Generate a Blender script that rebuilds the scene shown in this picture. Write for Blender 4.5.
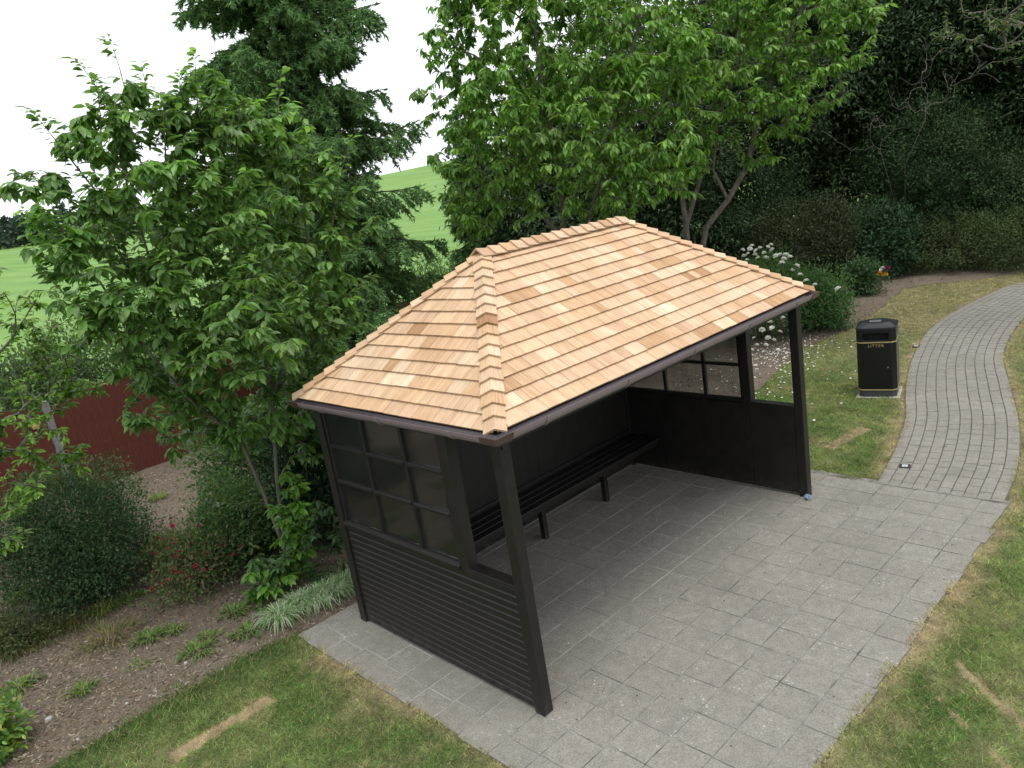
import bpy, math, random
import numpy as np
from mathutils import Vector, Matrix

for o in list(bpy.data.objects):
    bpy.data.objects.remove(o)
S = bpy.context.scene
COL = S.collection
random.seed(5)
RNG = np.random.default_rng(11)

# ------------------------------------------------------------------ camera
FPX = 771.785
CAM = np.array([-3.10567, -3.64514, 3.73481])
YAW, PITCH, ROLL = 0.736679, 0.251351, -0.159938
_cy, _sy, _cp, _sp = math.cos(YAW), math.sin(YAW), math.cos(PITCH), math.sin(PITCH)
_f = np.array([_sy*_cp, _cy*_cp, -_sp])
_r0 = np.array([_cy, -_sy, 0.0])
_u0 = np.cross(_r0, _f)
_r = math.cos(ROLL)*_r0 + math.sin(ROLL)*_u0
_u = -math.sin(ROLL)*_r0 + math.cos(ROLL)*_u0
cam = bpy.data.cameras.new('camera')
cam.sensor_width = 36.0
cam.lens = FPX/1024*36.0
cam.clip_end = 3000
cam.clip_start = 0.05
camo = bpy.data.objects.new('camera', cam)
COL.objects.link(camo)
camo.matrix_world = Matrix(((_r[0], _u[0], -_f[0], CAM[0]), (_r[1], _u[1], -_f[1], CAM[1]),
                            (_r[2], _u[2], -_f[2], CAM[2]), (0, 0, 0, 1)))
S.camera = camo


def at(px, py, d):
    """point seen at a pixel, d metres away over the ground"""
    w = _f + _r*(px-512)/FPX - _u*(py-384)/FPX
    return CAM + w/math.hypot(w[0], w[1])*d


# ------------------------------------------------------------------ sky and sun (bright overcast)
SUN_EL, SUN_AZ = math.radians(74), math.radians(200)     # azimuth from +Y towards +X
world = bpy.data.worlds.new('World')
S.world = world
world.use_nodes = True
wn, wl = world.node_tree.nodes, world.node_tree.links
wn.clear()
w_out = wn.new('ShaderNodeOutputWorld')
w_bg = wn.new('ShaderNodeBackground')
w_sky = wn.new('ShaderNodeTexSky')
w_sky.sky_type = 'NISHITA'
w_sky.sun_disc = False
w_sky.sun_elevation = SUN_EL
w_sky.sun_rotation = SUN_AZ
w_sky.air_density = 1.0
w_sky.dust_density = 3.0
w_hs = wn.new('ShaderNodeHueSaturation')
w_hs.inputs['Saturation'].default_value = 0.35
w_mix = wn.new('ShaderNodeMix')
w_mix.data_type = 'RGBA'
w_mix.inputs[0].default_value = 0.80
w_mix.inputs[7].default_value = (9.6, 9.9, 10.5, 1)       # even cloud deck
wl.new(w_sky.outputs[0], w_hs.inputs['Color'])
wl.new(w_hs.outputs[0], w_mix.inputs[6])
wl.new(w_mix.outputs[2], w_bg.inputs['Color'])
w_bg.inputs['Strength'].default_value = 0.11
wl.new(w_bg.outputs[0], w_out.inputs[0])

sun = bpy.data.lights.new('sun', 'SUN')
sun.energy = 1.5
sun.angle = math.radians(28)
sun.color = (1.0, 0.96, 0.9)
suno = bpy.data.objects.new('sun', sun)
COL.objects.link(suno)
_sd = Vector((math.sin(SUN_AZ)*math.cos(SUN_EL), math.cos(SUN_AZ)*math.cos(SUN_EL), math.sin(SUN_EL)))
suno.rotation_euler = _sd.to_track_quat('Z', 'Y').to_euler()
suno.location = (0, 0, 30)

S.view_settings.view_transform = 'Standard'
S.view_settings.look = 'None'
S.view_settings.exposure = 0.68
S.view_settings.gamma = 1.0
S.view_settings.use_curve_mapping = False
S.render.engine = 'CYCLES'
S.cycles.max_bounces = 8
S.cycles.transparent_max_bounces = 12


# ------------------------------------------------------------------ helpers: objects
def link(name, data, parent=None, mat=None):
    o = bpy.data.objects.new(name, data)
    COL.objects.link(o)
    if parent is not None:
        o.parent = parent
    if mat is not None and data is not None and len(data.materials) == 0:
        data.materials.append(mat)
    return o


def tag(o, label=None, cat=None, group=None, kind=None):
    if label: o['label'] = label
    if cat: o['category'] = cat
    if group: o['group'] = group
    if kind: o['kind'] = kind
    return o


def thing(name, label, cat, loc=(0, 0, 0), rz=0.0, group=None):
    o = bpy.data.objects.new(name, None)
    o.empty_display_size = 0.2
    COL.objects.link(o)
    o.location = loc
    o.rotation_euler = (0, 0, rz)
    return tag(o, label, cat, group)


def fast_me(name, V, F, mat, col=None, guv=None, smooth=False):
    V = np.asarray(V, np.float32); F = np.asarray(F, np.int32)
    me = bpy.data.meshes.new(name)
    m, k = F.shape
    me.vertices.add(len(V)); me.vertices.foreach_set('co', V.ravel())
    me.loops.add(m*k); me.loops.foreach_set('vertex_index', F.ravel())
    me.polygons.add(m); me.polygons.foreach_set('loop_start', np.arange(0, m*k, k, dtype=np.int32))
    me.polygons.foreach_set('use_smooth', np.full(m, bool(smooth)))
    if col is not None:
        c = np.ones((len(V), 4), np.float32); c[:, :3] = col
        a = me.color_attributes.new('col', 'FLOAT_COLOR', 'POINT'); a.data.foreach_set('color', c.ravel())
    if guv is not None:
        a = me.attributes.new('guv', 'FLOAT_VECTOR', 'POINT'); a.data.foreach_set('vector', np.asarray(guv, np.float32).ravel())
    me.update(calc_edges=True)
    if mat is not None:
        me.materials.append(mat)
    return me


def fast(name, V, F, mat, parent=None, col=None, guv=None, smooth=False):
    return link(name, fast_me(name, V, F, mat, col, guv, smooth), parent)


class MB:
    """collects boxes, beams and prisms into one mesh"""
    def __init__(self): self.v = []; self.f = []
    def add(self, vs, fs):
        n = len(self.v); self.v += [tuple(map(float, p)) for p in vs]; self.f += [tuple(i+n for i in q) for q in fs]; return self
    def box(self, a, b):
        (x0, y0, z0), (x1, y1, z1) = a, b
        return self.add([(x0,y0,z0),(x1,y0,z0),(x1,y1,z0),(x0,y1,z0),(x0,y0,z1),(x1,y0,z1),(x1,y1,z1),(x0,y1,z1)],
                        [(0,3,2,1),(4,5,6,7),(0,1,5,4),(1,2,6,5),(2,3,7,6),(3,0,4,7)])
    def prism(self, poly, p0, ax, bx, dirv, length):
        """extrude 2-D poly (a,b) spanned by ax,bx from p0 along dirv"""
        p0, ax, bx, dirv = map(np.array, (p0, ax, bx, dirv))
        lo = [p0+a*ax+b*bx for a, b in poly]; hi = [q+dirv*length for q in lo]; n = len(poly)
        return self.add(lo+hi, [tuple(range(n-1, -1, -1)), tuple(range(n, 2*n))]+[(i, (i+1) % n, n+(i+1) % n, n+i) for i in range(n)])
    def cyl(self, p0, p1, r0, r1=None, n=8):
        r1 = r0 if r1 is None else r1
        p0 = np.array(p0, float); p1 = np.array(p1, float); d = p1-p0; d /= np.linalg.norm(d)
        a = np.cross(d, (0, 0, 1)) if abs(d[2]) < .9 else np.cross(d, (1, 0, 0)); a /= np.linalg.norm(a); b = np.cross(d, a)
        lo = [p0+r0*(math.cos(t)*a+math.sin(t)*b) for t in np.linspace(0, 2*math.pi, n, endpoint=False)]
        hi = [p1+r1*(math.cos(t)*a+math.sin(t)*b) for t in np.linspace(0, 2*math.pi, n, endpoint=False)]
        return self.add(lo+hi, [tuple(range(n-1, -1, -1)), tuple(range(n, 2*n))]+[(i, (i+1) % n, n+(i+1) % n, n+i) for i in range(n)])
    def mesh(self, name, mat=None):
        me = bpy.data.meshes.new(name); me.from_pydata(self.v, [], self.f); me.update()
        import bmesh
        bm = bmesh.new(); bm.from_mesh(me); bmesh.ops.recalc_face_normals(bm, faces=bm.faces); bm.to_mesh(me); bm.free()
        if mat: me.materials.append(mat)
        return me
    def build(self, name, mat, parent=None, bevel=0.0):
        o = link(name, self.mesh(name, mat), parent)
        if bevel:
            m = o.modifiers.new('bevel', 'BEVEL'); m.width = bevel; m.segments = 2; m.limit_method = 'ANGLE'
        return o


def unit(a):
    return a/np.maximum(np.linalg.norm(a, axis=-1, keepdims=True), 1e-9)


def frames(d, n0):
    d = unit(d); s = unit(np.cross(d, n0)); n = np.cross(s, d)
    return np.stack([s, d, n], 1)          # rows: side, along, normal


def scatter(T, TF, pos, fr, sc, col):
    """many copies of a small template as one array mesh"""
    T = np.asarray(T, float); TF = np.asarray(TF, int); N = len(pos); k = len(T)
    sc = np.asarray(sc, float)
    if sc.ndim == 1: sc = np.repeat(sc[:, None], 3, 1)
    V = pos[:, None, :]+np.einsum('nkj,njc->nkc', T[None]*sc[:, None, :], fr)
    F = (TF[None]+(np.arange(N)*k)[:, None, None]).reshape(-1, TF.shape[1])
    C = np.repeat(col, k, 0)
    return V.reshape(-1, 3), F, C


_perm = np.random.default_rng(3).random(4096)
def _h(i, j, k): return _perm[(i*73856093 ^ j*19349663 ^ k*83492791) & 4095]
def noise3(P):
    P = np.asarray(P, float); i = np.floor(P).astype(np.int64); f = P-i; f = f*f*(3-2*f); r = 0
    for dx in (0, 1):
        for dy in (0, 1):
            for dz in (0, 1):
                w = (f[..., 0] if dx else 1-f[..., 0])*(f[..., 1] if dy else 1-f[..., 1])*(f[..., 2] if dz else 1-f[..., 2])
                r = r+w*_h(i[..., 0]+dx, i[..., 1]+dy, i[..., 2]+dz)
    return r
def noise2(x, y, s, seed=0.0):
    return noise3(np.stack([np.asarray(x)*s+seed*7.3, np.asarray(y)*s+seed*3.1, np.zeros_like(np.asarray(x, float))+seed], -1))
def fbm2(x, y, s, seed=0.0):
    return (noise2(x, y, s, seed)+.5*noise2(x, y, s*2.1, seed+1)+.25*noise2(x, y, s*4.3, seed+2))/1.75


# ------------------------------------------------------------------ helpers: materials
def new_mat(name):
    m = bpy.data.materials.new(name); m.use_nodes = True
    nt = m.node_tree; nt.nodes.clear()
    out = nt.nodes.new('ShaderNodeOutputMaterial'); b = nt.nodes.new('ShaderNodeBsdfPrincipled')
    nt.links.new(b.outputs[0], out.inputs[0])
    return m, nt, b, out
def N(nt, t, **kw):
    n = nt.nodes.new('ShaderNode'+t)
    for k, v in kw.items(): setattr(n, k, v)
    return n
def noise_node(nt, vec, scale, detail=4, rough=.55):
    n = N(nt, 'TexNoise'); n.inputs['Scale'].default_value = scale; n.inputs['Detail'].default_value = detail; n.inputs['Roughness'].default_value = rough
    if vec is not None: nt.links.new(vec, n.inputs['Vector'])
    return n.outputs['Fac']
def ramp(nt, fac, stops):
    r = N(nt, 'ValToRGB'); e = r.color_ramp.elements
    while len(e) < len(stops): e.new(.5)
    for i, (p, c) in enumerate(stops):
        e[i].position = p; e[i].color = (*c, 1) if len(c) == 3 else c
    nt.links.new(fac, r.inputs[0]); return r.outputs[0]
def mixc(nt, fac, a, b, mode='MIX'):
    m = N(nt, 'Mix', data_type='RGBA', blend_type=mode)
    for i, v in ((0, fac), (6, a), (7, b)):
        if isinstance(v, (int, float)): m.inputs[i].default_value = v
        elif isinstance(v, tuple): m.inputs[i].default_value = (*v, 1)
        else: nt.links.new(v, m.inputs[i])
    return m.outputs[2]
def bump(nt, b, h, strength=.3, dist=.01):
    n = N(nt, 'Bump'); n.inputs['Strength'].default_value = strength; n.inputs['Distance'].default_value = dist
    nt.links.new(h, n.inputs['Height']); nt.links.new(n.outputs[0], b.inputs['Normal'])
def mapping(nt, vec, scale):
    m = N(nt, 'Mapping'); m.inputs['Scale'].default_value = scale; nt.links.new(vec, m.inputs[0]); return m.outputs[0]
def pos(nt): return N(nt, 'NewGeometry').outputs['Position']
def objco(nt): return N(nt, 'TexCoord').outputs['Object']
def rnd(nt): return N(nt, 'ObjectInfo').outputs['Random']
def attr(nt, name, o='Color'): return N(nt, 'Attribute', attribute_name=name).outputs[o]
def math_n(nt, op, a, b):
    m = N(nt, 'Math', operation=op)
    for i, v in ((0, a), (1, b)):
        if isinstance(v, (int, float)): m.inputs[i].default_value = v
        else: nt.links.new(v, m.inputs[i])
    return m.outputs[0]


def leaf_mat(name, trans=.3, rough=.42, spec=.4, under=False, tint=(1.25, 1.3, .6)):
    m, nt, b, out = new_mat(name)
    c = attr(nt, 'col')
    v = noise_node(nt, pos(nt), 30, 2)
    c2 = mixc(nt, 1.0, c, ramp(nt, v, [(.3, (.75, .75, .75)), (.7, (1.2, 1.2, 1.1))]), 'MULTIPLY')
    bf = N(nt, 'NewGeometry').outputs['Backfacing']
    c2 = mixc(nt, bf, c2, mixc(nt, .15, mixc(nt, 1.0, c2, (1.2, 1.2, 1.25), 'MULTIPLY'), (.15, .20, .11)) if under else c2)
    nt.links.new(c2, b.inputs['Base Color'])
    b.inputs['Roughness'].default_value = rough
    b.inputs['Specular IOR Level'].default_value = spec
    t = N(nt, 'BsdfTranslucent'); nt.links.new(mixc(nt, 1.0, c2, tint, 'MULTIPLY'), t.inputs[0])
    mx = N(nt, 'MixShader'); mx.inputs[0].default_value = trans
    nt.links.new(b.outputs[0], mx.inputs[1]); nt.links.new(t.outputs[0], mx.inputs[2]); nt.links.new(mx.outputs[0], out.inputs[0])
    return m


def plain(name, c1, c2, scale=20, rough=.6, bmp=.2, spec=.5, stretch=None, metallic=0, bd=.004):
    m, nt, b, out = new_mat(name)
    v = objco(nt) if stretch is None else mapping(nt, objco(nt), stretch)
    f = noise_node(nt, v, scale)
    nt.links.new(ramp(nt, f, [(.3, c1), (.7, c2)]), b.inputs['Base Color'])
    b.inputs['Roughness'].default_value = rough; b.inputs['Specular IOR Level'].default_value = spec; b.inputs['Metallic'].default_value = metallic
    if bmp: bump(nt, b, f, bmp, bd)
    return m


M = {}
M['leaf'] = leaf_mat('leaf_broad', .46, .40, .45, True)
M['leaf_dark'] = leaf_mat('leaf_evergreen', .2, .6, .2)
M['needle'] = leaf_mat('needle', .2, .65, .1)
M['grass'] = leaf_mat('grass_blade', .3, .6, .2)
M['petal'] = leaf_mat('petal', .35, .6, .2, False, (1, 1, 1))
M['bark'] = plain('bark_grey', (.07, .06, .05), (.17, .15, .125), 18, .85, .5, .2, (1, 1, .25), bd=.01)
M['bark_dark'] = plain('bark_dark', (.03, .02, .015), (.075, .05, .04), 18, .9, .5, .2, (1, 1, .25), bd=.01)
M['bark_dead'] = plain('bark_dead', (.11, .10, .085), (.2, .18, .16), 18, .9, .3, .2)
M['twig'] = plain('twig', (.04, .035, .02), (.09, .075, .045), 25, .8, .2, .2)

# dark stained timber
m, nt, b, out = new_mat('stained_timber')
g = noise_node(nt, pos(nt), 9, 5)
g2 = noise_node(nt, pos(nt), 90, 3)
c = ramp(nt, g, [(.25, (.0038, .0028, .0024)), (.75, (.0082, .0062, .0052))])
c = mixc(nt, ramp(nt, noise_node(nt, pos(nt), 4, 6, .7), [(.62, (0, 0, 0)), (.8, (.5, .5, .5))]), c, (.026, .0215, .0185))
sz = N(nt, 'SeparateXYZ'); nt.links.new(pos(nt), sz.inputs[0])
low = math_n(nt, 'MULTIPLY', ramp(nt, sz.outputs[2], [(.02, (1, 1, 1)), (.22, (0, 0, 0))]), ramp(nt, noise_node(nt, pos(nt), 14, 6, .75), [(.45, (0, 0, 0)), (.75, (.7, .7, .7))]))
c = mixc(nt, low, c, (.075, .068, .058))
c = mixc(nt, 1.0, c, ramp(nt, noise_node(nt, mapping(nt, pos(nt), (60, 60, 6)), 1.0, 4, .7), [(.3, (.7, .7, .7)), (.7, (1.45, 1.42, 1.38))]), 'MULTIPLY')
nt.links.new(c, b.inputs['Base Color'])
nt.links.new(ramp(nt, g, [(.2, (.42, .42, .42)), (.8, (.6, .6, .6))]), b.inputs['Roughness'])
bump(nt, b, g2, .25, .003)
M['timber'] = m
# cedar
m, nt, b, out = new_mat('cedar_shingle')
gv = attr(nt, 'guv', 'Vector')
grain = noise_node(nt, mapping(nt, gv, (160, 5, 1)), 1.0, 4, .6)
broad = noise_node(nt, mapping(nt, gv, (14, 3, 1)), 1.0, 3)
c = attr(nt, 'col')
c = mixc(nt, 1.0, c, ramp(nt, grain, [(.28, (.70, .62, .54)), (.5, (1.0, .98, .96)), (.7, (1.08, 1.08, 1.08))]), 'MULTIPLY')
c = mixc(nt, 1.0, c, ramp(nt, broad, [(.3, (.86, .80, .74)), (.65, (1.05, 1.05, 1.05))]), 'MULTIPLY')
nt.links.new(c, b.inputs['Base Color']); b.inputs['Roughness'].default_value = .7; b.inputs['Specular IOR Level'].default_value = .25
bump(nt, b, grain, .5, .003)
M['cedar'] = m
# gutter pvc
m, nt, b, out = new_mat('brown_pvc')
g = noise_node(nt, pos(nt), 6, 5)
nt.links.new(ramp(nt, g, [(.3, (.18, .138, .148)), (.7, (.20, .155, .166))]), b.inputs['Base Color'])
b.inputs['Roughness'].default_value = .30
b.inputs['Specular IOR Level'].default_value = .6
M['pvc'] = m
M['pvc_dark'] = plain('brown_pvc_corner', (.055, .030, .026), (.085, .050, .045), 6, .32, 0, .6)
# window glass
m, nt, b, out = new_mat('dusty_glass')
tr = N(nt, 'BsdfTransparent'); tr.inputs[0].default_value = (.93, .95, .94, 1)
df = N(nt, 'BsdfDiffuse'); df.inputs[0].default_value = (.034, .033, .031, 1)
gl = N(nt, 'BsdfGlossy'); gl.inputs['Roughness'].default_value = .06
dirt = ramp(nt, noise_node(nt, pos(nt), 6, 6, .7), [(.3, (.22, .22, .22)), (.8, (.42, .42, .42))])
m1 = N(nt, 'MixShader'); nt.links.new(dirt, m1.inputs[0]); nt.links.new(tr.outputs[0], m1.inputs[1]); nt.links.new(df.outputs[0], m1.inputs[2])
fr_ = N(nt, 'Fresnel'); fr_.inputs[0].default_value = 1.45
m2 = N(nt, 'MixShader'); nt.links.new(math_n(nt, 'MULTIPLY', fr_.outputs[0], .8), m2.inputs[0]); nt.links.new(m1.outputs[0], m2.inputs[1]); nt.links.new(gl.outputs[0], m2.inputs[2])
nt.links.new(m2.outputs[0], out.inputs[0]); nt.nodes.remove(b)
M['glass'] = m


def concrete(name, lo, hi, per_object=True, lichen=.75):
    m, nt, b, out = new_mat(name)
    P = pos(nt)
    f1 = noise_node(nt, P, 85, 4, .8); f2 = noise_node(nt, P, 1.1, 5, .6); f3 = noise_node(nt, P, 12, 5, .65)
    c = ramp(nt, f1, [(.32, tuple(v_*.8 for v_ in lo)), (.66, hi)])
    c = mixc(nt, 1.0, c, ramp(nt, f2, [(.3, (.88, .88, .87)), (.7, (1.06, 1.06, 1.05))]), 'MULTIPLY')
    c = mixc(nt, 1.0, c, ramp(nt, f3, [(.28, (.84, .84, .83)), (.62, (1.04, 1.04, 1.03))]), 'MULTIPLY')
    if per_object:
        c = mixc(nt, 1.0, c, ramp(nt, rnd(nt), [(0, (.95, .95, .945)), (.5, (.99, .985, .975)), (1, (1.04, 1.04, 1.035))]), 'MULTIPLY')
    v = N(nt, 'TexVoronoi'); v.inputs['Scale'].default_value = 26; nt.links.new(P, v.inputs['Vector'])
    sp = ramp(nt, v.outputs['Distance'], [(.16, (1, 1, 1)), (.26, (0, 0, 0))])
    msk = ramp(nt, noise_node(nt, P, 3.0, 4, .7), [(.52, (0, 0, 0)), (.72, (lichen, lichen, lichen))])
    c = mixc(nt, mixc(nt, 1.0, sp, msk, 'MULTIPLY'), c, (.52, .52, .49))
    dk = ramp(nt, noise_node(nt, P, 7, 6, .75), [(.66, (0, 0, 0)), (.8, (.55, .55, .55))])
    c = mixc(nt, dk, c, (.09, .088, .08))
    nt.links.new(c, b.inputs['Base Color']); b.inputs['Roughness'].default_value = .9; b.inputs['Specular IOR Level'].default_value = .25
    bump(nt, b, f1, .4, .004)
    return m


M['slab'] = concrete('concrete_slab', (.158, .149, .132), (.275, .261, .234))
M['block'] = concrete('concrete_block', (.158, .149, .132), (.275, .260, .234), True, .5)
M['block_far'] = concrete('concrete_block_far', (.158, .149, .132), (.275, .260, .234), False, .5)
# joints: grey mortar with dark moss
m, nt, b, out = new_mat('joint_sand')
P = pos(nt)
sx = N(nt, 'SeparateXYZ'); nt.links.new(P, sx.inputs[0])
c = ramp(nt, noise_node(nt, P, 3.5, 5, .7), [(.38, (.05, .046, .036)), (.60, (.20, .195, .175))])
inside = math_n(nt, 'MULTIPLY', math_n(nt, 'GREATER_THAN', sx.outputs[1], .1), math_n(nt, 'LESS_THAN', sx.outputs[0], 4.2))
c = mixc(nt, inside, c, (.30, .295, .28))
c = mixc(nt, ramp(nt, noise_node(nt, P, 5, 4), [(.55, (0, 0, 0)), (.7, (.5, .5, .5))]), c, (.06, .075, .03))
nt.links.new(c, b.inputs['Base Color']); b.inputs['Roughness'].default_value = .95
M['joint'] = m
M['joint_dark'] = plain('path_joint', (.065, .06, .045), (.13, .12, .09), 12, .95, .2, .1)
# soil and mulch
m, nt, b, out = new_mat('soil')
P = pos(nt)
c = ramp(nt, noise_node(nt, P, 45, 6, .75), [(.25, (.05, .039, .029)), (.5, (.125, .100, .076)), (.75, (.22, .185, .148))])
c = mixc(nt, ramp(nt, noise_node(nt, P, 1.3, 4), [(.45, (0, 0, 0)), (.65, (.7, .7, .7))]), c, (.16, .135, .105))
nt.links.new(c, b.inputs['Base Color']); b.inputs['Roughness'].default_value = .95; b.inputs['Specular IOR Level'].default_value = .1
bump(nt, b, noise_node(nt, P, 60, 6, .75), .8, .02)
M['soil'] = m
M['chip'] = leaf_mat('bark_chip', 0.0, .9, .15)
# turf under the blades
m, nt, b, out = new_mat('turf')
P = pos(nt)
c = mixc(nt, 1.0, attr(nt, 'col'), ramp(nt, noise_node(nt, P, 70, 5, .75), [(.25, (.45, .45, .45)), (.75, (1.3, 1.3, 1.25))]), 'MULTIPLY')
nt.links.new(c, b.inputs['Base Color']); b.inputs['Roughness'].default_value = .95; b.inputs['Specular IOR Level'].default_value = .1
bump(nt, b, noise_node(nt, P, 90, 4), .8, .015)
M['turf'] = m
m, nt, b, out = new_mat('far_grass')
P = pos(nt)
c = ramp(nt, noise_node(nt, P, .03, 5), [(.3, (.115, .215, .055)), (.7, (.155, .255, .075))])
st = N(nt, 'TexWave'); st.inputs['Scale'].default_value = .05; st.inputs['Distortion'].default_value = 2.5; nt.links.new(P, st.inputs['Vector'])
c = mixc(nt, 1.0, c, ramp(nt, st.outputs['Fac'], [(.0, (.9, .93, .9)), (1, (1.08, 1.05, 1.05))]), 'MULTIPLY')
c = mixc(nt, 1.0, c, ramp(nt, noise_node(nt, P, 2.0, 4), [(.3, (.88, .88, .85)), (.7, (1.1, 1.1, 1.1))]), 'MULTIPLY')
nt.links.new(c, b.inputs['Base Color']); b.inputs['Roughness'].default_value = .95; b.inputs['Specular IOR Level'].default_value = .1
M['field'] = m
m, nt, b, out = new_mat('rough_ground')
P = pos(nt)
c = ramp(nt, noise_node(nt, P, 6, 6, .7), [(.3, (.045, .06, .02)), (.7, (.10, .13, .045))])
nt.links.new(c, b.inputs['Base Color']); b.inputs['Roughness'].default_value = .95
M['rough'] = m
M['fence'] = plain('red_brown_stain', (.062, .0165, .011), (.108, .030, .020), 14, .8, .3, .25, (6, 6, .6))
M['post_concrete'] = plain('fence_post_concrete', (.12, .12, .115), (.2, .2, .19), 25, .9, .3, .2)
M['tan'] = plain('tan_wood', (.45, .27, .12), (.62, .42, .2), 20, .8, .2, .2)
M['bin'] = plain('black_bin_plastic', (.0045, .0045, .0055), (.007, .007, .0085), 30, .30, .05, .4)
M['bin_lid'] = plain('black_bin_lid', (.009, .010, .013), (.015, .016, .020), 30, .35, .08, .5)
M['bin_dark'] = plain('bin_inside', (.004, .004, .004), (.006, .006, .006), 30, .9, 0)
M['bin_base'] = plain('bin_plinth', (.03, .03, .032), (.05, .05, .052), 40, .7, .2)
M['gold'] = plain('gold_paint', (.24, .19, .075), (.32, .26, .115), 40, .45, 0)
M['steel'] = plain('brushed_steel', (.38, .39, .40), (.5, .5, .5), 60, .35, 0, metallic=.9)
M['pad'] = plain('pad_concrete', (.26, .255, .24), (.4, .39, .37), 30, .9, .3, .2)
M['lens'] = plain('light_lens', (.35, .37, .38), (.5, .52, .52), 30, .25, 0)
M['black_metal'] = plain('black_metal', (.012, .012, .014), (.02, .02, .022), 30, .5, 0)
M['blue'] = plain('blue_plastic', (.05, .09, .16), (.16, .22, .30), 60, .5, .2)

# ================================================================== SETTING
L, D, HE = 4.266, 2.40, 2.218            # shelter length, depth, eaves
PX0, PX1, PY0, PY1 = -0.50, 4.80, -1.73, 2.72      # slab terrace

# path edges, paired left/right
PL = np.array([(4.80,-.46),(5.69,-.31),(6.9,-.02),(8.14,.41),(9.7,.86),(11.7,1.25),(13.36,1.27),(15.27,1.05),(16.1,.72),(17.2,.0),(18.5,-1.3),(19.4,-3.2)])
PR = np.array([(4.84,-1.66),(5.88,-1.53),(7.2,-1.22),(8.55,-.80),(10.2,-.30),(11.9,-.05),(13.3,.0),(14.9,-.2),(15.5,-.42),(16.4,-1.0),(17.4,-2.1),(18.1,-3.6)])
def catmull(P, n):
    P = np.vstack([2*P[0]-P[1], P, 2*P[-1]-P[-2]]); out = []
    for i in range(1, len(P)-2):
        for t in np.linspace(0, 1, n, endpoint=False):
            a, b_, c_, d_ = P[i-1:i+3]
            out.append(.5*((2*b_)+(-a+c_)*t+(2*a-5*b_+4*c_-d_)*t*t+(-a+3*b_-3*c_+d_)*t**3))
    out.append(P[-2]); return np.array(out)
PLs, PRs = catmull(PL, 16), catmull(PR, 16)
PC = (PLs+PRs)/2
PHW = np.linalg.norm(PLs-PRs, axis=1)/2
PARC = np.concatenate([[0], np.cumsum(np.linalg.norm(np.diff(PC, axis=0), axis=1))])
def path_uv(s, t):
    """s metres along the middle, t 0..1 from the left edge to the right"""
    a = np.array([np.interp(s, PARC, PLs[:, i]) for i in (0, 1)]); b_ = np.array([np.interp(s, PARC, PRs[:, i]) for i in (0, 1)])
    return a*(1-t)+b_*t
def path_dist(x, y):
    """distance outside the path edge (negative inside)"""
    x = np.asarray(x); y = np.asarray(y); best = np.full(x.shape, 1e9)
    for i in range(0, len(PC), 2):
        best = np.minimum(best, np.hypot(x-PC[i, 0], y-PC[i, 1])-PHW[i])
    return best
BEDX = np.array([-14,-2.5,-1.6,-1.0,-.55,-.5,4.6,4.62,6,7.58,10,11.5,13.5,15.4,16.0,16.4,16.9,18,19.6,20.5,24])
BEDY = np.array([2.75,2.79,2.84,2.86,2.76,2.74,2.74,2.45,2.42,2.42,2.88,2.68,2.75,3.05,2.7,1.8,1.3,.6,-1.2,-4,-8])
def bed_edge(x): return np.interp(x, BEDX, BEDY)+.05*(noise2(x, np.zeros_like(np.asarray(x, float)), 2.3, 4)-.5)
def in_pave(x, y): return (x > PX0) & (x < PX1) & (y > PY0+.05*(noise2(x, y, 2.5, 9)-.2)) & (y < PY1)
STRIPS = [((-1.92, 2.065), (-1.12, 2.06), .068, 1.0), ((2.08, -2.07), (1.45, -2.83), .036, .86), ((5.62, .43), (6.42, .30), .085, .8),
          ((1.66, -2.08), (1.10, -2.75), .018, .7)]          # bleached turf where boards had lain
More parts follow.
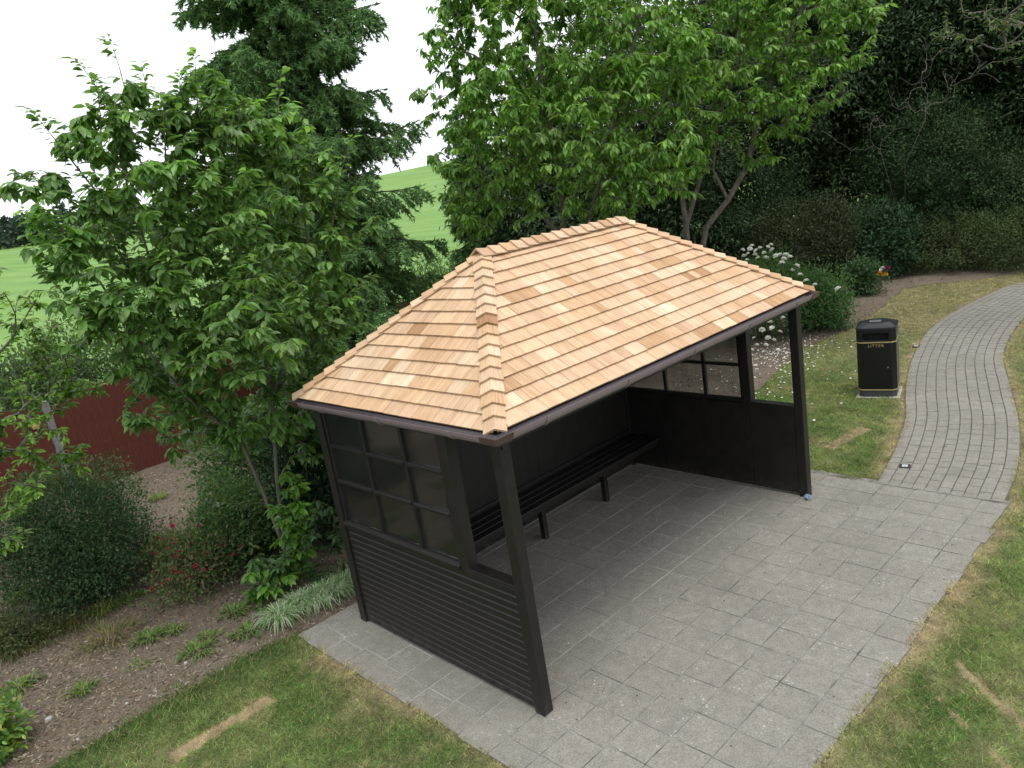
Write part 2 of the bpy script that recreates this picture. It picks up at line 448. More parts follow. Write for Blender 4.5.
def lawn_col(x, y):
    x = np.asarray(x, float); y = np.asarray(y, float)
    g1 = np.array([.115, .190, .055]); g2 = np.array([.195, .255, .092]); dry = np.array([.40, .325, .20])
    f = np.clip((fbm2(x, y, 1.6, 1)-.3)*2.2, 0, 1)[:, None]
    c = g1*(1-f)+g2*f
    q = np.clip((fbm2(x, y, 3.4, 5)-.42)*2.4, 0, 1)*.55*(.3+1.1*noise2(x, y, 14, 6))
    # dry edges beside the paving and the path
    dp = np.maximum(np.maximum(PX0-x, x-PX1), np.maximum(PY0-y, y-PY1))
    e = np.minimum(np.maximum(dp, 0), np.maximum(path_dist(x, y), 0))
    wob = fbm2(x, y, 3.2, 8)
    q = np.maximum(q, np.clip(1.3-e/(.04+.26*wob), 0, 1)*np.clip(.40+1.3*(wob-.25), 0, 1)*.95)
    q = np.where((y < 2.9) & (y > 2.25) & (x < -.5), q*.35, q)                                   # lush strip by the bed
    far = np.clip((x-7.8)/4.5, 0, 1); q = np.maximum(q, far*(.38+.5*fbm2(x, y, .9, 13)))            # straw-coloured far turf
    lush = np.where((x > 4.7) & (x < 7.4) & (y > -.3) & (y < 1.6), np.clip((fbm2(x, y, 1.2, 21)-.35)*2, 0, .8), 0)
    q = q*(1-lush*.7)
    pe = np.clip(1.2-np.maximum(path_dist(x, y), 0)/(.10+.22*wob), 0, 1)*np.where(x > 5.6, .9, .5); q = np.maximum(q, pe*(.55+.6*wob))
    q = np.clip(q, 0, 1)
    for (a, b_, hw, stg) in STRIPS:
        a = np.array(a); b_ = np.array(b_); d = b_-a; l = np.linalg.norm(d); d /= l
        u = (x-a[0])*d[0]+(y-a[1])*d[1]; w = np.abs(-(x-a[0])*d[1]+(y-a[1])*d[0])
        wj = hw+.03*(noise2(x, y, 16, 3)-.5)
        q = np.maximum(q, np.where((u > -.02) & (u < l+.02) & (w < wj), stg*(1.0+.3*noise2(x, y, 9, 2)), 0))
    st_ = np.clip((q-1.0)*20, 0, 1)[:, None]; q = np.minimum(q, 1.0)
    c = c*(1-q[:, None])+dry*q[:, None]
    c = c*(1-st_)+np.array([.46, .365, .22])*st_
    c = c*(.70+.60*noise2(x, y, 13, 44))[:, None]*(.8+.4*noise2(x, y, 31, 45))[:, None]
    # darker green towards the bed edge on the near lawn, blades longer there
    lu = np.where((x < -.45), np.clip(1-(2.80-y)/.42, 0, 1), 0)[:, None]*.6
    return c*(1-lu)+np.array([.050, .125, .028])*lu, q

# one ground sheet to the horizon
n = 60
gx = np.linspace(-900, 900, n); X, Y = np.meshgrid(gx, gx)
V = np.stack([X.ravel(), Y.ravel(), np.full(n*n, -.03)], 1)
ii = np.arange(n*n).reshape(n, n)
grid_faces = lambda q: np.stack([q[:-1, :-1].ravel(), q[:-1, 1:].ravel(), q[1:, 1:].ravel(), q[1:, :-1].ravel()], 1)
tag(fast('ground', V, grid_faces(ii), M['rough']), kind='structure')

# farmland rising behind the fence
def hill(x, y):
    d = np.hypot(x, y); e = np.maximum(d-55, 0)
    return 0.00007*e**1.95*np.clip(1+.0004*x, .5, 1.3)*(1+.65*np.clip((130-x)/90, 0, 1))
fy = 10.6+np.linspace(0, 1, 70)**2.2*620
fx = np.linspace(-1, 1, 90); fx = np.sign(fx)*np.abs(fx)**1.4*650
X, Y = np.meshgrid(fx, fy); Z = hill(X, Y)-.012
V = np.stack([X.ravel(), Y.ravel(), Z.ravel()], 1)
ii = np.arange(V.shape[0]).reshape(X.shape)
tag(fast('field', V, grid_faces(ii), M['field'], smooth=True), kind='structure')

# lawn sheet
lx = np.arange(-6, 17.6, .06); ly = np.arange(-7.0, 3.4, .06)
X, Y = np.meshgrid(lx, ly); xs, ys = X.ravel(), Y.ravel()
c, q = lawn_col(xs, ys)
V = np.stack([xs, ys, np.full(xs.shape, .002)+.006*noise2(xs, ys, 5, 3)], 1)
ii = np.arange(len(xs)).reshape(X.shape)
lawn = tag(fast('lawn', V, grid_faces(ii), M['turf'], col=c*.62), kind='structure')

# mulched bed sheet
bx = np.concatenate([np.arange(-12, 2, .08), np.arange(2, 24, .16)]); bv = np.linspace(0, 1, 150)**1.25
XB, VB = np.meshgrid(bx, bv); E_ = bed_edge(XB); YB = E_+(10.5-E_+np.maximum(XB-14, 0)*.6)*VB
rise = np.clip((YB-E_)/.25, 0, 1)
def bed_z(x, y):
    e = bed_edge(x); r = np.clip((y-e)/.25, 0, 1)
    return .012+r*(.03+.06*(fbm2(x, y, 1.4, 6)-.4)+.012*noise2(x, y, 9, 7))
ZB = bed_z(XB.ravel(), YB.ravel()).reshape(XB.shape)
V = np.stack([XB.ravel(), YB.ravel(), ZB.ravel()], 1); ii = np.arange(V.shape[0]).reshape(XB.shape)
tag(fast('flower_bed', V, grid_faces(ii), M['soil'], smooth=True), kind='structure')

# ---- slab terrace: base and single slabs
base = MB(); base.box((PX0+.03, PY0+.03, -.05), (PX1+.10, PY1-.01, .0165))
paving = tag(base.build('paving', M['joint']), kind='structure')
def slab_mesh(name, sx, sy, h, ch, mat, seed):
    r = random.Random(seed); mb = MB(); x, y = sx/2, sy/2
    j = lambda: r.uniform(-.0025, .0025)
    pts = []
    for zz, ins in ((-h, 0), (-ch, 0), (0, ch)):
        for (a, b_) in ((-1, -1), (0, -1), (1, -1), (1, 0), (1, 1), (0, 1), (-1, 1), (-1, 0)):
            pts.append((a*(x-ins)+j(), b_*(y-ins)+j(), zz))
    fs = [(16, 17, 18, 19, 20, 21, 22, 23)]
    for k in (0, 8):
        for i in range(8): fs.append((k+i, k+(i+1) % 8, k+8+(i+1) % 8, k+8+i))
    return mb.add(pts, fs).mesh(name, mat)
SW, SH = .3015, .3115
slab_vars = [slab_mesh('slab', SW-.006, SH-.006, .03, .0035, M['slab'], i) for i in range(6)]
r = random.Random(7)
ycuts = [-.54+SH*k for k in range(-4, 11)]
rows = [(max(a, PY0), min(b_, PY1)) for a, b_ in zip(ycuts[:-1], ycuts[1:])]+[(ycuts[-1], PY1)]
for ri, (y0, y1) in enumerate(rows):
    if y1-y0 < .08: continue
    off = r.uniform(-.025, .025)
    x = .03+off-SW*2; first = True
    while x < PX1-.05:
        x0, x1 = max(x, PX0), min(x+SW, PX1+r.uniform(.002, .012))
        x += SW
        if x1-x0 < .06: continue
        yy0 = y0+(r.uniform(-.02, .025) if ri == 0 else 0)
        if x0 > 4.1 and ri == 0: yy0 = -1.70
        if first: x0 += r.uniform(-.012, .012); first = False
        o = link('slab', r.choice(slab_vars), paving)
        o.location = ((x0+x1)/2, (yy0+y1)/2, .020+r.uniform(-.002, .002))
        o.scale = ((x1-x0-.006)/(SW-.006), (y1-yy0-.006)/(SH-.006), 1)
        o.rotation_euler = (r.uniform(-.006, .006), r.uniform(-.006, .006), r.uniform(-.006, .006))

# ---- curved path of small blocks
ps = np.linspace(0, PARC[-1], 160)
Vp = []; 
for s in ps:
    a, b_ = path_uv(s, -.01), path_uv(s, 1.01); Vp += [(a[0], a[1], .014), (b_[0], b_[1], .014)]
Fp = [(2*i, 2*i+1, 2*i+3, 2*i+2) for i in range(len(ps)-1)]
mb = MB(); mb.v = Vp; mb.f = Fp
path = tag(mb.build('path', M['joint_dark']), kind='structure')
NC = 10; BL = .185
blk_vars = [slab_mesh('paving_block', 1, 1, .02, .012, M['block'], 50+i) for i in range(5)]
for me in blk_vars:
    co = np.empty(len(me.vertices)*3); me.vertices.foreach_get('co', co); co = co.reshape(-1, 3)
    co[:, 2] = np.where(co[:, 2] > -.001, 0, np.where(co[:, 2] > -.015, -.003, -.02)); me.vertices.foreach_set('co', co.ravel())
far = [[], []]; cnt = 0
blocks = []
for j in range(NC):
    s = 0.0; l = r.uniform(.07, .185)
    while s < PARC[-1]-.2:
        blocks.append((s, j, l)); s += l; l = BL*r.uniform(.9, 1.1)
blocks.sort(key=lambda q_: q_[0])
for s, j, l in blocks:
    t = (j+.5)/NC
    c0 = path_uv(s+l/2, t); a = path_uv(s, t); b_ = path_uv(s+l, t); w0, w1 = path_uv(s+l/2, j/NC), path_uv(s+l/2, (j+1)/NC)
    wid = np.linalg.norm(w1-w0)-.010; ln = np.linalg.norm(b_-a)-.009; ang = math.atan2(*(b_-a)[::-1])+r.uniform(-.015, .015)
    z = .022+r.uniform(-.002, .002)
    if cnt < 300:
        o = link('paving_block', r.choice(blk_vars), path); cnt += 1
        o.location = (c0[0], c0[1], z); o.rotation_euler = (0, 0, ang); o.scale = (ln, wid, 1)
    else:
        ca, sa = math.cos(ang), math.sin(ang); n0 = len(far[0])
        for zz, k in ((-.02, 1), (0, .96)):
            for (u, v_) in ((-1, -1), (1, -1), (1, 1), (-1, 1)):
                x_, y_ = u*ln/2*k, v_*wid/2*k; far[0].append((c0[0]+x_*ca-y_*sa, c0[1]+x_*sa+y_*ca, z+zz))
        far[1] += [tuple(n0+i for i in f_) for f_ in ((4,5,6,7),(0,1,5,4),(1,2,6,5),(2,3,7,6),(3,0,4,7))]
mb = MB(); mb.v, mb.f = far
tag(mb.build('paving_blocks_beyond', M['block_far'], path), kind='stuff')

# ---- grass blades
def sample_lawn(x0, x1, y0, y1, dens, rng):
    k = int((x1-x0)*(y1-y0)*dens); x = rng.uniform(x0, x1, k); y = rng.uniform(y0, y1, k)
    ov = .06*(noise2(x, y, 5, 17)-.30)+.03*(noise2(x, y, 17, 18)-.5)          # ragged overlap onto the paving
    ok = ~((x > PX0+ov) & (x < PX1-ov) & (y > PY0+ov*2.2) & (y < PY1)) & (path_dist(x, y) > -ov) & (y < bed_edge(x)+.02)
    return x[ok], y[ok]
blade_x, blade_y, blade_s = [], [], []
for (x0, x1, y0, y1, dn, sc) in ((-3.4, -.4, -1.0, 2.95, 8000, 1.0), (.3, 3.6, -3.6, -1.6, 8000, 1.0), (3.6, 9.0, -3.2, -.5, 4500, 1.15),
                                 (4.5, 8.5, -.6, 2.6, 4800, 1.15), (8.5, 17.2, -.5, 3.2, 1500, 1.6), (9, 16, -2.2, -.3, 900, 1.6)):
    x, y = sample_lawn(x0, x1, y0, y1, dn, RNG); blade_x.append(x); blade_y.append(y); blade_s.append(np.full(x.shape, sc))
x, y, s = map(np.concatenate, (blade_x, blade_y, blade_s)); k = len(x)
c, q = lawn_col(x, y)
c = c*(RNG.uniform(.55, 1.6, k)[:, None])
strip = (q >= 1.0); tanb = (RNG.random(k) < .20) & ~strip; c[tanb] = np.array([.34, .285, .16])*RNG.uniform(.7, 1.2, tanb.sum())[:, None]
lush = np.where((x < -.45), np.clip(1-(2.82-y)/.30, 0, 1), 0)
h = RNG.uniform(.020, .055, k)*(1-.45*q)*np.where(strip, .45, 1)*(1+1.1*lush)*(.55+.5*noise2(x, y, 2.5, 31)+.6*noise2(x, y, 13, 44))
ang = RNG.uniform(0, 2*math.pi, k); lean = RNG.uniform(.4, 2.0, k)*(1+.4*q)
dirv = np.stack([np.cos(ang)*lean, np.sin(ang)*lean, np.ones(k)], 1)
fr = frames(dirv, np.stack([np.sin(ang*3+1), np.cos(ang*5), np.full(k, .3)], 1))
sc = np.stack([RNG.uniform(.0035, .0075, k)*s, h*s**.5, np.ones(k)], 1)
V, F, C = scatter([(-.5, 0, 0), (.5, 0, 0), (0, 1, 0)], [(0, 1, 2)], np.stack([x, y, np.full(k, .004)], 1), fr, sc, c)
tag(fast('grass', V, F, M['grass'], col=C), 'short mown grass with straw-coloured dry patches beside the paving', 'grass', kind='stuff')

# ragged tufts hanging over the edges of paving and path
ex_, ey_, ea_ = [], [], []
for (xa, ya, xb, yb, nx, ny) in ((PX0, 2.7, PX0, -2.2, 1, 0), (.3, PY0, 4.75, PY0, 0, 1), (4.62, 2.4, 4.62, .1, 1, 0)):
    k_ = int(math.hypot(xb-xa, yb-ya)*420); t_ = RNG.random(k_); x_ = xa+(xb-xa)*t_; y_ = ya+(yb-ya)*t_
    o_ = .015+.05*noise2(x_, y_, 4, 51)*RNG.random(k_); keep = noise2(x_, y_, 6, 52) > .42
    ex_.append((x_-nx*.03+nx*o_*1.2)[keep]); ey_.append((y_-ny*.03+ny*o_*1.2)[keep]); ea_.append(np.full(keep.sum(), math.atan2(ny, nx)))
for Pside, sg in ((PLs, -1), (PRs, 1)):
    for i in range(len(Pside)-30):
        d_ = Pside[i+1]-Pside[i]; k_ = max(1, int(np.linalg.norm(d_)*260)); t_ = RNG.random(k_); n_ = sg*np.array([-d_[1], d_[0]])/np.linalg.norm(d_)
        p_ = Pside[i]+d_*t_[:, None]+n_*(RNG.random((k_, 1))*.045-.02); keep = noise2(p_[:, 0], p_[:, 1], 5, 53) > .45
        ex_.append(p_[keep, 0]); ey_.append(p_[keep, 1]); ea_.append(np.full(keep.sum(), math.atan2(n_[1], n_[0])))
x, y, a_ = map(np.concatenate, (ex_, ey_, ea_)); k = len(x); a_ = a_+RNG.normal(0, .9, k); c, q = lawn_col(x, y); c = c*RNG.uniform(.6, 1.5, k)[:, None]
V, F, C = scatter([(-.5, 0, 0), (.5, 0, 0), (0, 1, 0)], [(0, 1, 2)], np.stack([x, y, np.full(k, .010)], 1),
                  frames(np.stack([np.cos(a_)*1.2, np.sin(a_)*1.2, RNG.uniform(.4, 1.2, k)], 1), np.stack([RNG.normal(size=k), RNG.normal(size=k), np.ones(k)], 1)), np.stack([RNG.uniform(.004, .008, k), RNG.uniform(.025, .065, k), np.ones(k)], 1), c)
tag(fast('edge_grass', V, F, M['grass'], col=C), 'ragged grass blades hanging over the paving and path edges', 'grass', kind='stuff')

# ---- bark chips and litter on the bed
def chips(name, label, cat, regions, palette, rng, size=(.012, .04)):
    xs, ys = [], []
    for (x0, x1, y0, y1, k) in regions:
        x = rng.uniform(x0, x1, k); y = rng.uniform(y0, y1, k); ok = (y > bed_edge(x)-.03+.05*rng.random(k)) & (fbm2(x, y, 1.1, 41)+.5*rng.random(k) > .55)
        xs.append(x[ok]); ys.append(y[ok])
    x, y = np.concatenate(xs), np.concatenate(ys); k = len(x)
    ang = rng.uniform(0, 6.283, k); d = np.stack([np.cos(ang), np.sin(ang), rng.normal(0, .25, k)], 1)
    fr = frames(d, np.stack([rng.normal(0, .4, k), rng.normal(0, .4, k), np.ones(k)], 1))
    ln = rng.uniform(*size, k); sc = np.stack([ln*rng.uniform(.18, .5, k), ln, ln*.25], 1)
    pal = np.array(palette); col = pal[rng.integers(0, len(pal), k)]*rng.uniform(.6, 1.25, k)[:, None]
    V, F, C = scatter([(-.5, -.5, 0), (.5, -.5, 0), (.4, .5, 0), (-.3, .5, 0), (0, 0, .6)], [(0, 1, 4), (1, 2, 4), (2, 3, 4), (3, 0, 4)],
                      np.stack([x, y, bed_z(x, y)+.003], 1), fr, sc, col)
    return tag(fast(name, V, F, M['chip'], col=C), label, cat, kind='stuff')
chips('bark_mulch', 'brown and grey bark chips and leaf litter over the bed', 'mulch',
      ((-4.5, 1.5, 2.75, 6.0, 34000), (-3, 3, 6, 10, 16000), (6.5, 16.5, 2.3, 5.0, 14000)),
      [(.18, .140, .105), (.13, .10, .078), (.22, .185, .148), (.10, .075, .057), (.27, .235, .195), (.17, .122, .083)], RNG, (.012, .045))

# ================================================================== SHELTER
shelter = thing('park_shelter', 'open-fronted dark timber shelter with new pale cedar shingle hip roof', 'shelter', (0, 0, .02))
TB = M['timber']; PT = .095; HS = 1.030
ZT = HE-.07            # underside of the gutter / top of posts region
for (x, y) in ((0, 0), (0, D-PT), (L-PT, 0), (L-PT, D-PT)):
    mb = MB(); mb.box((x, y, 0), (x+PT, y+PT, ZT+.06)); mb.build('post', TB, shelter, .006)
for x in (0.004, L-PT-.004):
    mb = MB(); mb.box((x, .58, HS-.029), (x+PT, .68, ZT-.021)); mb.build('side_post', TB, shelter, .005)
# wall plates
for (a, b_) in (((.012, PT+.001, ZT-.02), (.082, D-PT-.001, ZT+.055)), ((L-.082, PT+.001, ZT-.02), (L-.012, D-PT-.001, ZT+.055)),
                ((PT+.001, .012, ZT-.03), (L-PT-.001, .082, ZT+.055)), ((PT+.001, D-.082, ZT-.02), (L-PT-.001, D-.012, ZT+.055))):
    mb = MB(); mb.box(a, b_); mb.build('wall_plate', TB, shelter, .004)

# half walls of shiplap boards
NB = 16; Z0 = .028; PB = (HS-.03-Z0)/NB
def side_wall(mirror):
    sx = (lambda x: L-x) if mirror else (lambda x: x)
    mb = MB(); a, b_ = sorted((sx(.045), sx(.075))); mb.box((a, PT+.002, .03), (b_, D-PT-.002, HS-.03))
    w = mb.build('side_wall', TB, shelter)
    prof = [(.018, 0), (.018, PB-.017), (.030, PB-.004), (.0445, PB-.004), (.0445, 0)]
    for k in range(NB):
        mb = MB(); z = Z0+k*PB
        mb.prism([(sx(a_), z+c_) for a_, c_ in prof], (0, PT+.0015, 0), (1, 0, 0), (0, 0, 1), (0, 1, 0), D-2*PT-.003)
        mb.build('weatherboard', TB, w)
    for (y0, y1) in ((PT+.004, .62), (.626, 1.24), (1.246, 1.80), (1.806, D-PT-.004)):      # inner lining sheets
        mb = MB(); a, b_ = sorted((sx(.0755), sx(.087))); mb.box((a, y0, .03), (b_, y1, HS-.03)); mb.build('lining_panel', TB, w, .002)
    # capping rail
    mb = MB(); a, b_ = sorted((sx(.002), sx(.103))); mb.box((a, PT+.001, HS-.029), (b_, .579, HS)); mb.build('sill_rail', TB, shelter, .004)
    # glazed window of three by three panes
    y0, y1, z0, z1 = .681, D-PT-.001, HS-.029, ZT-.021
    fr_ = MB(); a, b_ = sorted((sx(.02), sx(.075)))
    fr_.box((a, y0, z0), (b_, y1, z0+.045)); fr_.box((a, y0, z1-.04), (b_, y1, z1)); fr_.box((a, y0, z0+.0455), (b_, y0+.035, z1-.0405)); fr_.box((a, y1-.035, z0+.0455), (b_, y1, z1-.0405))
    win = fr_.build('window', TB, shelter, .003)
    ys = [y0+.035, 1.17, 1.72, y1-.035]; zs = [z0+.045, 1.43, 1.77, z1-.04]
    ba, bb = sorted((sx(.024), sx(.066))); pa, pb = sorted((sx(.044), sx(.048)))
    for yy in ys[1:3]:
        mb = MB(); mb.box((ba, yy-.019, zs[0]+.0005), (bb, yy+.019, zs[3]-.0005)); mb.build('glazing_bar', TB, win, .003)
    for i in range(3):
        ya = ys[i]+(.0195 if i else .0005); yb = ys[i+1]-(.0195 if i < 2 else .0005)
        for zz in zs[1:3]:
            mb = MB(); ia, ib = sorted((sx(.016), sx(.066)))
            mb.prism([(sx(.016), zz-.018), (sx(.066), zz-.018), (sx(.066), zz+.014), (sx(.030), zz+.014), (sx(.016), zz+.002)], (0, ya, 0), (1, 0, 0), (0, 0, 1), (0, 1, 0), yb-ya)
            mb.build('glazing_bar', TB, win)
        for j in range(3):
            za = zs[j]+(.0145 if j else .0005); zb = zs[j+1]-(.0185 if j < 2 else .0005)
            mb = MB(); mb.box((pa, ya+.0005, za+.0005), (pb, yb-.0005, zb-.0005)); mb.build('pane', M['glass'], win)
    # sloping outer sill
    mb = MB(); mb.prism([(sx(-.006), z0-.004), (sx(.0195), z0-.004), (sx(.0195), z0+.038), (sx(-.006), z0+.020)], (0, y0, 0), (1, 0, 0), (0, 0, 1), (0, 1, 0), y1-y0)
    mb.build('window_sill', TB, win)
side_wall(False); side_wall(True)
# back wall: full height vertical boards
bw = MB(); bw.box((PT+.001, D-.06, .03), (L-PT-.001, D-.04, ZT-.021)); bw = bw.build('back_wall', TB, shelter)
nb = 27; wb = (L-2*PT-.01)/nb
for side in (0, 1):
    y0, y1 = ((D-.0775, D-.0605), (D-.0395, D-.022))[side]
    vb = MB(); vb.box((.0008, y0, .03), (wb-.0008, y1, ZT-.022)); me = vb.mesh('wall_board', TB)
    for k in range(nb):
        o = link('wall_board', me, bw); o.location = (PT+.005+k*wb, random.uniform(-.0008, .0008) if side else random.uniform(0, .001), 0)

# ---- roof
roof_e, z_e, RZ, RUNX = .078, HE-.002, 3.190, 1.268
RYC = D/2
x0e, x1e, y0e, y1e = -roof_e, L+roof_e, -roof_e, D+roof_e
RA = np.array([x0e+RUNX, RYC, RZ]); RB = np.array([x1e-RUNX, RYC, RZ])
rf = MB()
rf.add([(x0e+.004, y0e+.004, z_e-.018), (x1e-.004, y0e+.004, z_e-.018), (x1e-.004, y1e-.004, z_e-.018), (x0e+.004, y1e-.004, z_e-.018),
        (RA[0], RYC, RZ-.006), (RB[0], RYC, RZ-.006), (x0e+.03, y0e+.03, z_e-.03), (x1e-.03, y0e+.03, z_e-.03), (x1e-.03, y1e-.03, z_e-.03), (x0e+.03, y1e-.03, z_e-.03), (RA[0], RYC, RZ-.05), (RB[0], RYC, RZ-.05)],
       [(0,1,5,4), (1,2,5), (2,3,4,5), (3,0,4), (6,10,11,7), (7,11,8), (8,11,10,9), (9,10,6), (0,6,7,1), (1,7,8,2), (2,8,9,3), (3,9,6,0)])
roof = rf.build('roof', TB, shelter)

CED = .70*np.array([(.72, .52, .335), (.67, .462, .285), (.78, .605, .425), (.57, .365, .205), (.74, .545, .37), (.48, .285, .15), (.69, .49, .33), (.82, .67, .49)])
CW = np.array([.27, .18, .17, .04, .19, .01, .12, .02])
NCO = 13
rs = np.random.default_rng(4)
def shingle_arrays(P, Ua, Va, Na, u0b, u1b, u0h, u1h, vb, vh, butt, thick, col):
    """eight vertices of one tapered shingle in the slope's own frame"""
    vs = []
    for (u, v_, lo) in ((u0b, vb, butt), (u1b, vb, butt), (u1h, vh, 0.001), (u0h, vh, 0.001)):
        vs.append(P+Ua*u+Va*v_+Na*lo)
    for (u, v_, hi) in ((u0b, vb, butt+thick), (u1b, vb, butt+thick), (u1h, vh, .004), (u0h, vh, .004)):
        vs.append(P+Ua*u+Va*v_+Na*hi)
    return np.array(vs)
BF = np.array([(0,3,2,1),(4,5,6,7),(0,1,5,4),(1,2,6,5),(2,3,7,6),(3,0,4,7)])
shingles = []           # (size seen, verts, guv, col)
rest = [[], [], [], []]
def slope(c0, c1, t0, t1):
    """eaves corner c0->c1, ridge points t0,t1"""
    c0, c1, t0, t1 = map(np.array, (c0, c1, t0, t1)); W = np.linalg.norm(c1-c0); Ua = (c1-c0)/W
    h0 = (t0-c0)@Ua; h1 = (t1-c0)@Ua; Va = (t0-c0)-Ua*h0; LV = np.linalg.norm(Va); Va /= LV; Na = np.cross(Ua, Va)
    e = LV/NCO
    for i in range(NCO):
        vb = i*e-.012; vh = min((i+1)*e+.05, LV); 
        u = -rs.uniform(0, .12); cc = rs.choice(len(CED), p=CW)
        while u < W:
            w = rs.choice([.10, .13, .16, .19, .22])*rs.uniform(.92, 1.1)
            a, b_ = u+.0015, u+w-.0015; u += w
            hl = lambda v_: h0*np.clip(v_/LV, 0, 1); hr = lambda v_: W-(W-h1)*np.clip(v_/LV, 0, 1)
            a0, b0, a1, b1 = max(a, hl(vb)), min(b_, hr(vb)), max(a, hl(vh)), min(b_, hr(vh))
            if b0-a0 < .012: continue
            if b1 < a1: a1 = b1 = (a1+b1)/2 if a0 > a or b0 < b_ else a1
            a1 = min(max(a1, a0-.3), b0+.3); b1 = max(b1, a1+.001)
            if rs.random() < .62: cc = rs.choice(len(CED), p=CW)
            col = CED[cc]*rs.uniform(.92, 1.06)
            dv = rs.uniform(-.0025, .0015)
            vs = shingle_arrays(c0, Ua, Va, Na, a0, b0, a1, b1, vb+dv, vh, .0135+rs.uniform(0, .001), .0115+rs.uniform(0, .003), col)
            sd = rs.uniform(0, 50); guv = np.array([(uu+sd, vv, sd) for uu, vv in ((a0,vb),(b0,vb),(b1,vh),(a1,vh))]*2)
            ctr = vs.mean(0); vis = max(0.0, (CAM-ctr)@Na)/np.linalg.norm(CAM-ctr)**3*(b0-a0)*e
            if vis < 1e-5: vis = 0
            shingles.append((vis, vs, guv, col))
cA, cB, cC, cD = (x0e, y0e, z_e), (x1e, y0e, z_e), (x1e, y1e, z_e), (x0e, y1e, z_e)
slope(cA, cB, RA, RB); slope(cD, cA, RA, RA); slope(cB, cC, RB, RB); slope(cC, cD, RB, RA)
shingles.sort(key=lambda q_: -q_[0])
n_single = 0
for i, (vis, vs, guv, col) in enumerate(shingles):
    if n_single < 300 and vis > 0:
        fast('shingle', vs, BF, M['cedar'], roof, col=np.repeat(col[None], 8, 0), guv=guv); n_single += 1
    else:
        k = len(rest[0])*8; rest[0].append(vs); rest[1].append(BF+k); rest[2].append(np.repeat(col[None], 8, 0)); rest[3].append(guv)
tag(fast('shingles_beyond', np.vstack(rest[0]), np.vstack(rest[1]), M['cedar'], roof, col=np.vstack(rest[2]), guv=np.vstack(rest[3])), kind='stuff')

def caps(p0, p1, na, nb_, expo, name, wid=.070):
    """folded cap shingles along a hip or ridge; na, nb_ the two slope normals"""
    p0, p1, na, nb_ = map(np.array, (p0, p1, na, nb_)); d = p1-p0; ln = np.linalg.norm(d); d = d/ln
    k = max(1, round(ln/expo)); ex = ln/k
    sa = np.cross(d, na); sb = np.cross(nb_, d); sa /= np.linalg.norm(sa); sb /= np.linalg.norm(sb)
    if (sa@nb_) > 0: sa = -sa
    if (sb@na) > 0: sb = -sb
    up = unit(na+nb_)
    for i in range(k):
        col = CED[rs.choice(len(CED), p=CW)]*rs.uniform(.88, 1.04); w = wid*rs.uniform(.93, 1.07)
        V_, G_ = [], []
        s0, s1 = i*ex+(-.014 if i == 0 else -.008), min((i+1)*ex+.05, ln+.02)
        for (s_, base, th) in ((s0, .031, .015), (s1, .018, .003)):
            ctr = p0+d*s_
            for sv, nv, sg in ((sa, na, -1), (sb, nb_, 1)):
                pass
            for off in (base, base+th):
                V_ += [ctr+sa*w+na*off, ctr+up*off*1.12, ctr+sb*w+nb_*off]; sd = i*3.7
                G_ += [(w+sd, s_, sd), (sd, s_, sd), (sd-w, s_, sd)]
        # ring order: start low a,c,b ; start high ; end low ; end high
        F_ = [(0,1,4,3),(1,2,5,4),(6,9,10,7),(7,10,11,8),(3,4,10,9),(4,5,11,10),(0,6,7,1),(1,7,8,2),(0,3,9,6),(2,8,11,5)]
        o = fast(name, np.array(V_), np.array(F_), M['cedar'], roof, col=np.repeat(col[None], 12, 0), guv=np.array(G_))
def nrm(a, b_, c_):
    v_ = np.cross(np.array(b_)-np.array(a), np.array(c_)-np.array(a)); return v_/np.linalg.norm(v_)
nF, nLf, nRt, nBk = nrm(cA, cB, RA), nrm(cD, cA, RA), nrm(cB, cC, RB), nrm(cC, cD, RB)
caps(cA, RA, nLf, nF, .122, 'hip_cap'); caps(cB, RB, nF, nRt, .122, 'hip_cap')
caps(cD, RA, nBk, nLf, .122, 'hip_cap'); caps(cC, RB, nRt, nBk, .122, 'hip_cap')
caps(RA+np.array([-.05, 0, .01]), RB+np.array([.05, 0, .01]), nF, nBk, .135, 'ridge_cap', .085)

# ---- gutter all round, corner pieces and brackets
GR, GO = .058, .140        # radius, outer rim offset
gp = [(-GR*math.cos(t), -GR*1.15*math.sin(t)) for t in np.linspace(0, math.pi, 9)]
gp = [(a, b_) for a, b_ in gp]+[(a*.90, b_*.92+.0) for a, b_ in gp[::-1]]
gz = HE-.022
gc = GO-GR
ends = [((-gc, -gc), (L+gc, -gc), (0, -1)), ((L+gc, -gc), (L+gc, D+gc), (1, 0)), ((L+gc, D+gc), (-gc, D+gc), (0, 1)), ((-gc, D+gc), (-gc, -gc), (-1, 0))]
def mitred(a, b_, outw, poly, z, m0=0, m1=0):
    """sweep a profile (offset outwards, height) from a to b_ with mitred ends"""
    d = np.array([b_[0]-a[0], b_[1]-a[1]]); ln = np.hypot(*d); d /= ln; ow = np.array(outw); v_ = []
    for (e_, sg, mt) in ((a, -1, m0), (b_, 1, m1)):
        for (o_, h_) in poly:
            q_ = np.array(e_)+ow*o_+d*sg*(o_ if mt else 0); v_.append((q_[0], q_[1], z+h_))
    n_ = len(poly); m_ = MB(); m_.add(v_, [(i, (i+1) % n_, n_+(i+1) % n_, n_+i) for i in range(n_)]+[tuple(range(n_)), tuple(range(2*n_-1, n_-1, -1))]); return m_
fas = [(-.004, -.10), (.014, -.10), (.014, .012), (-.004, .012)]
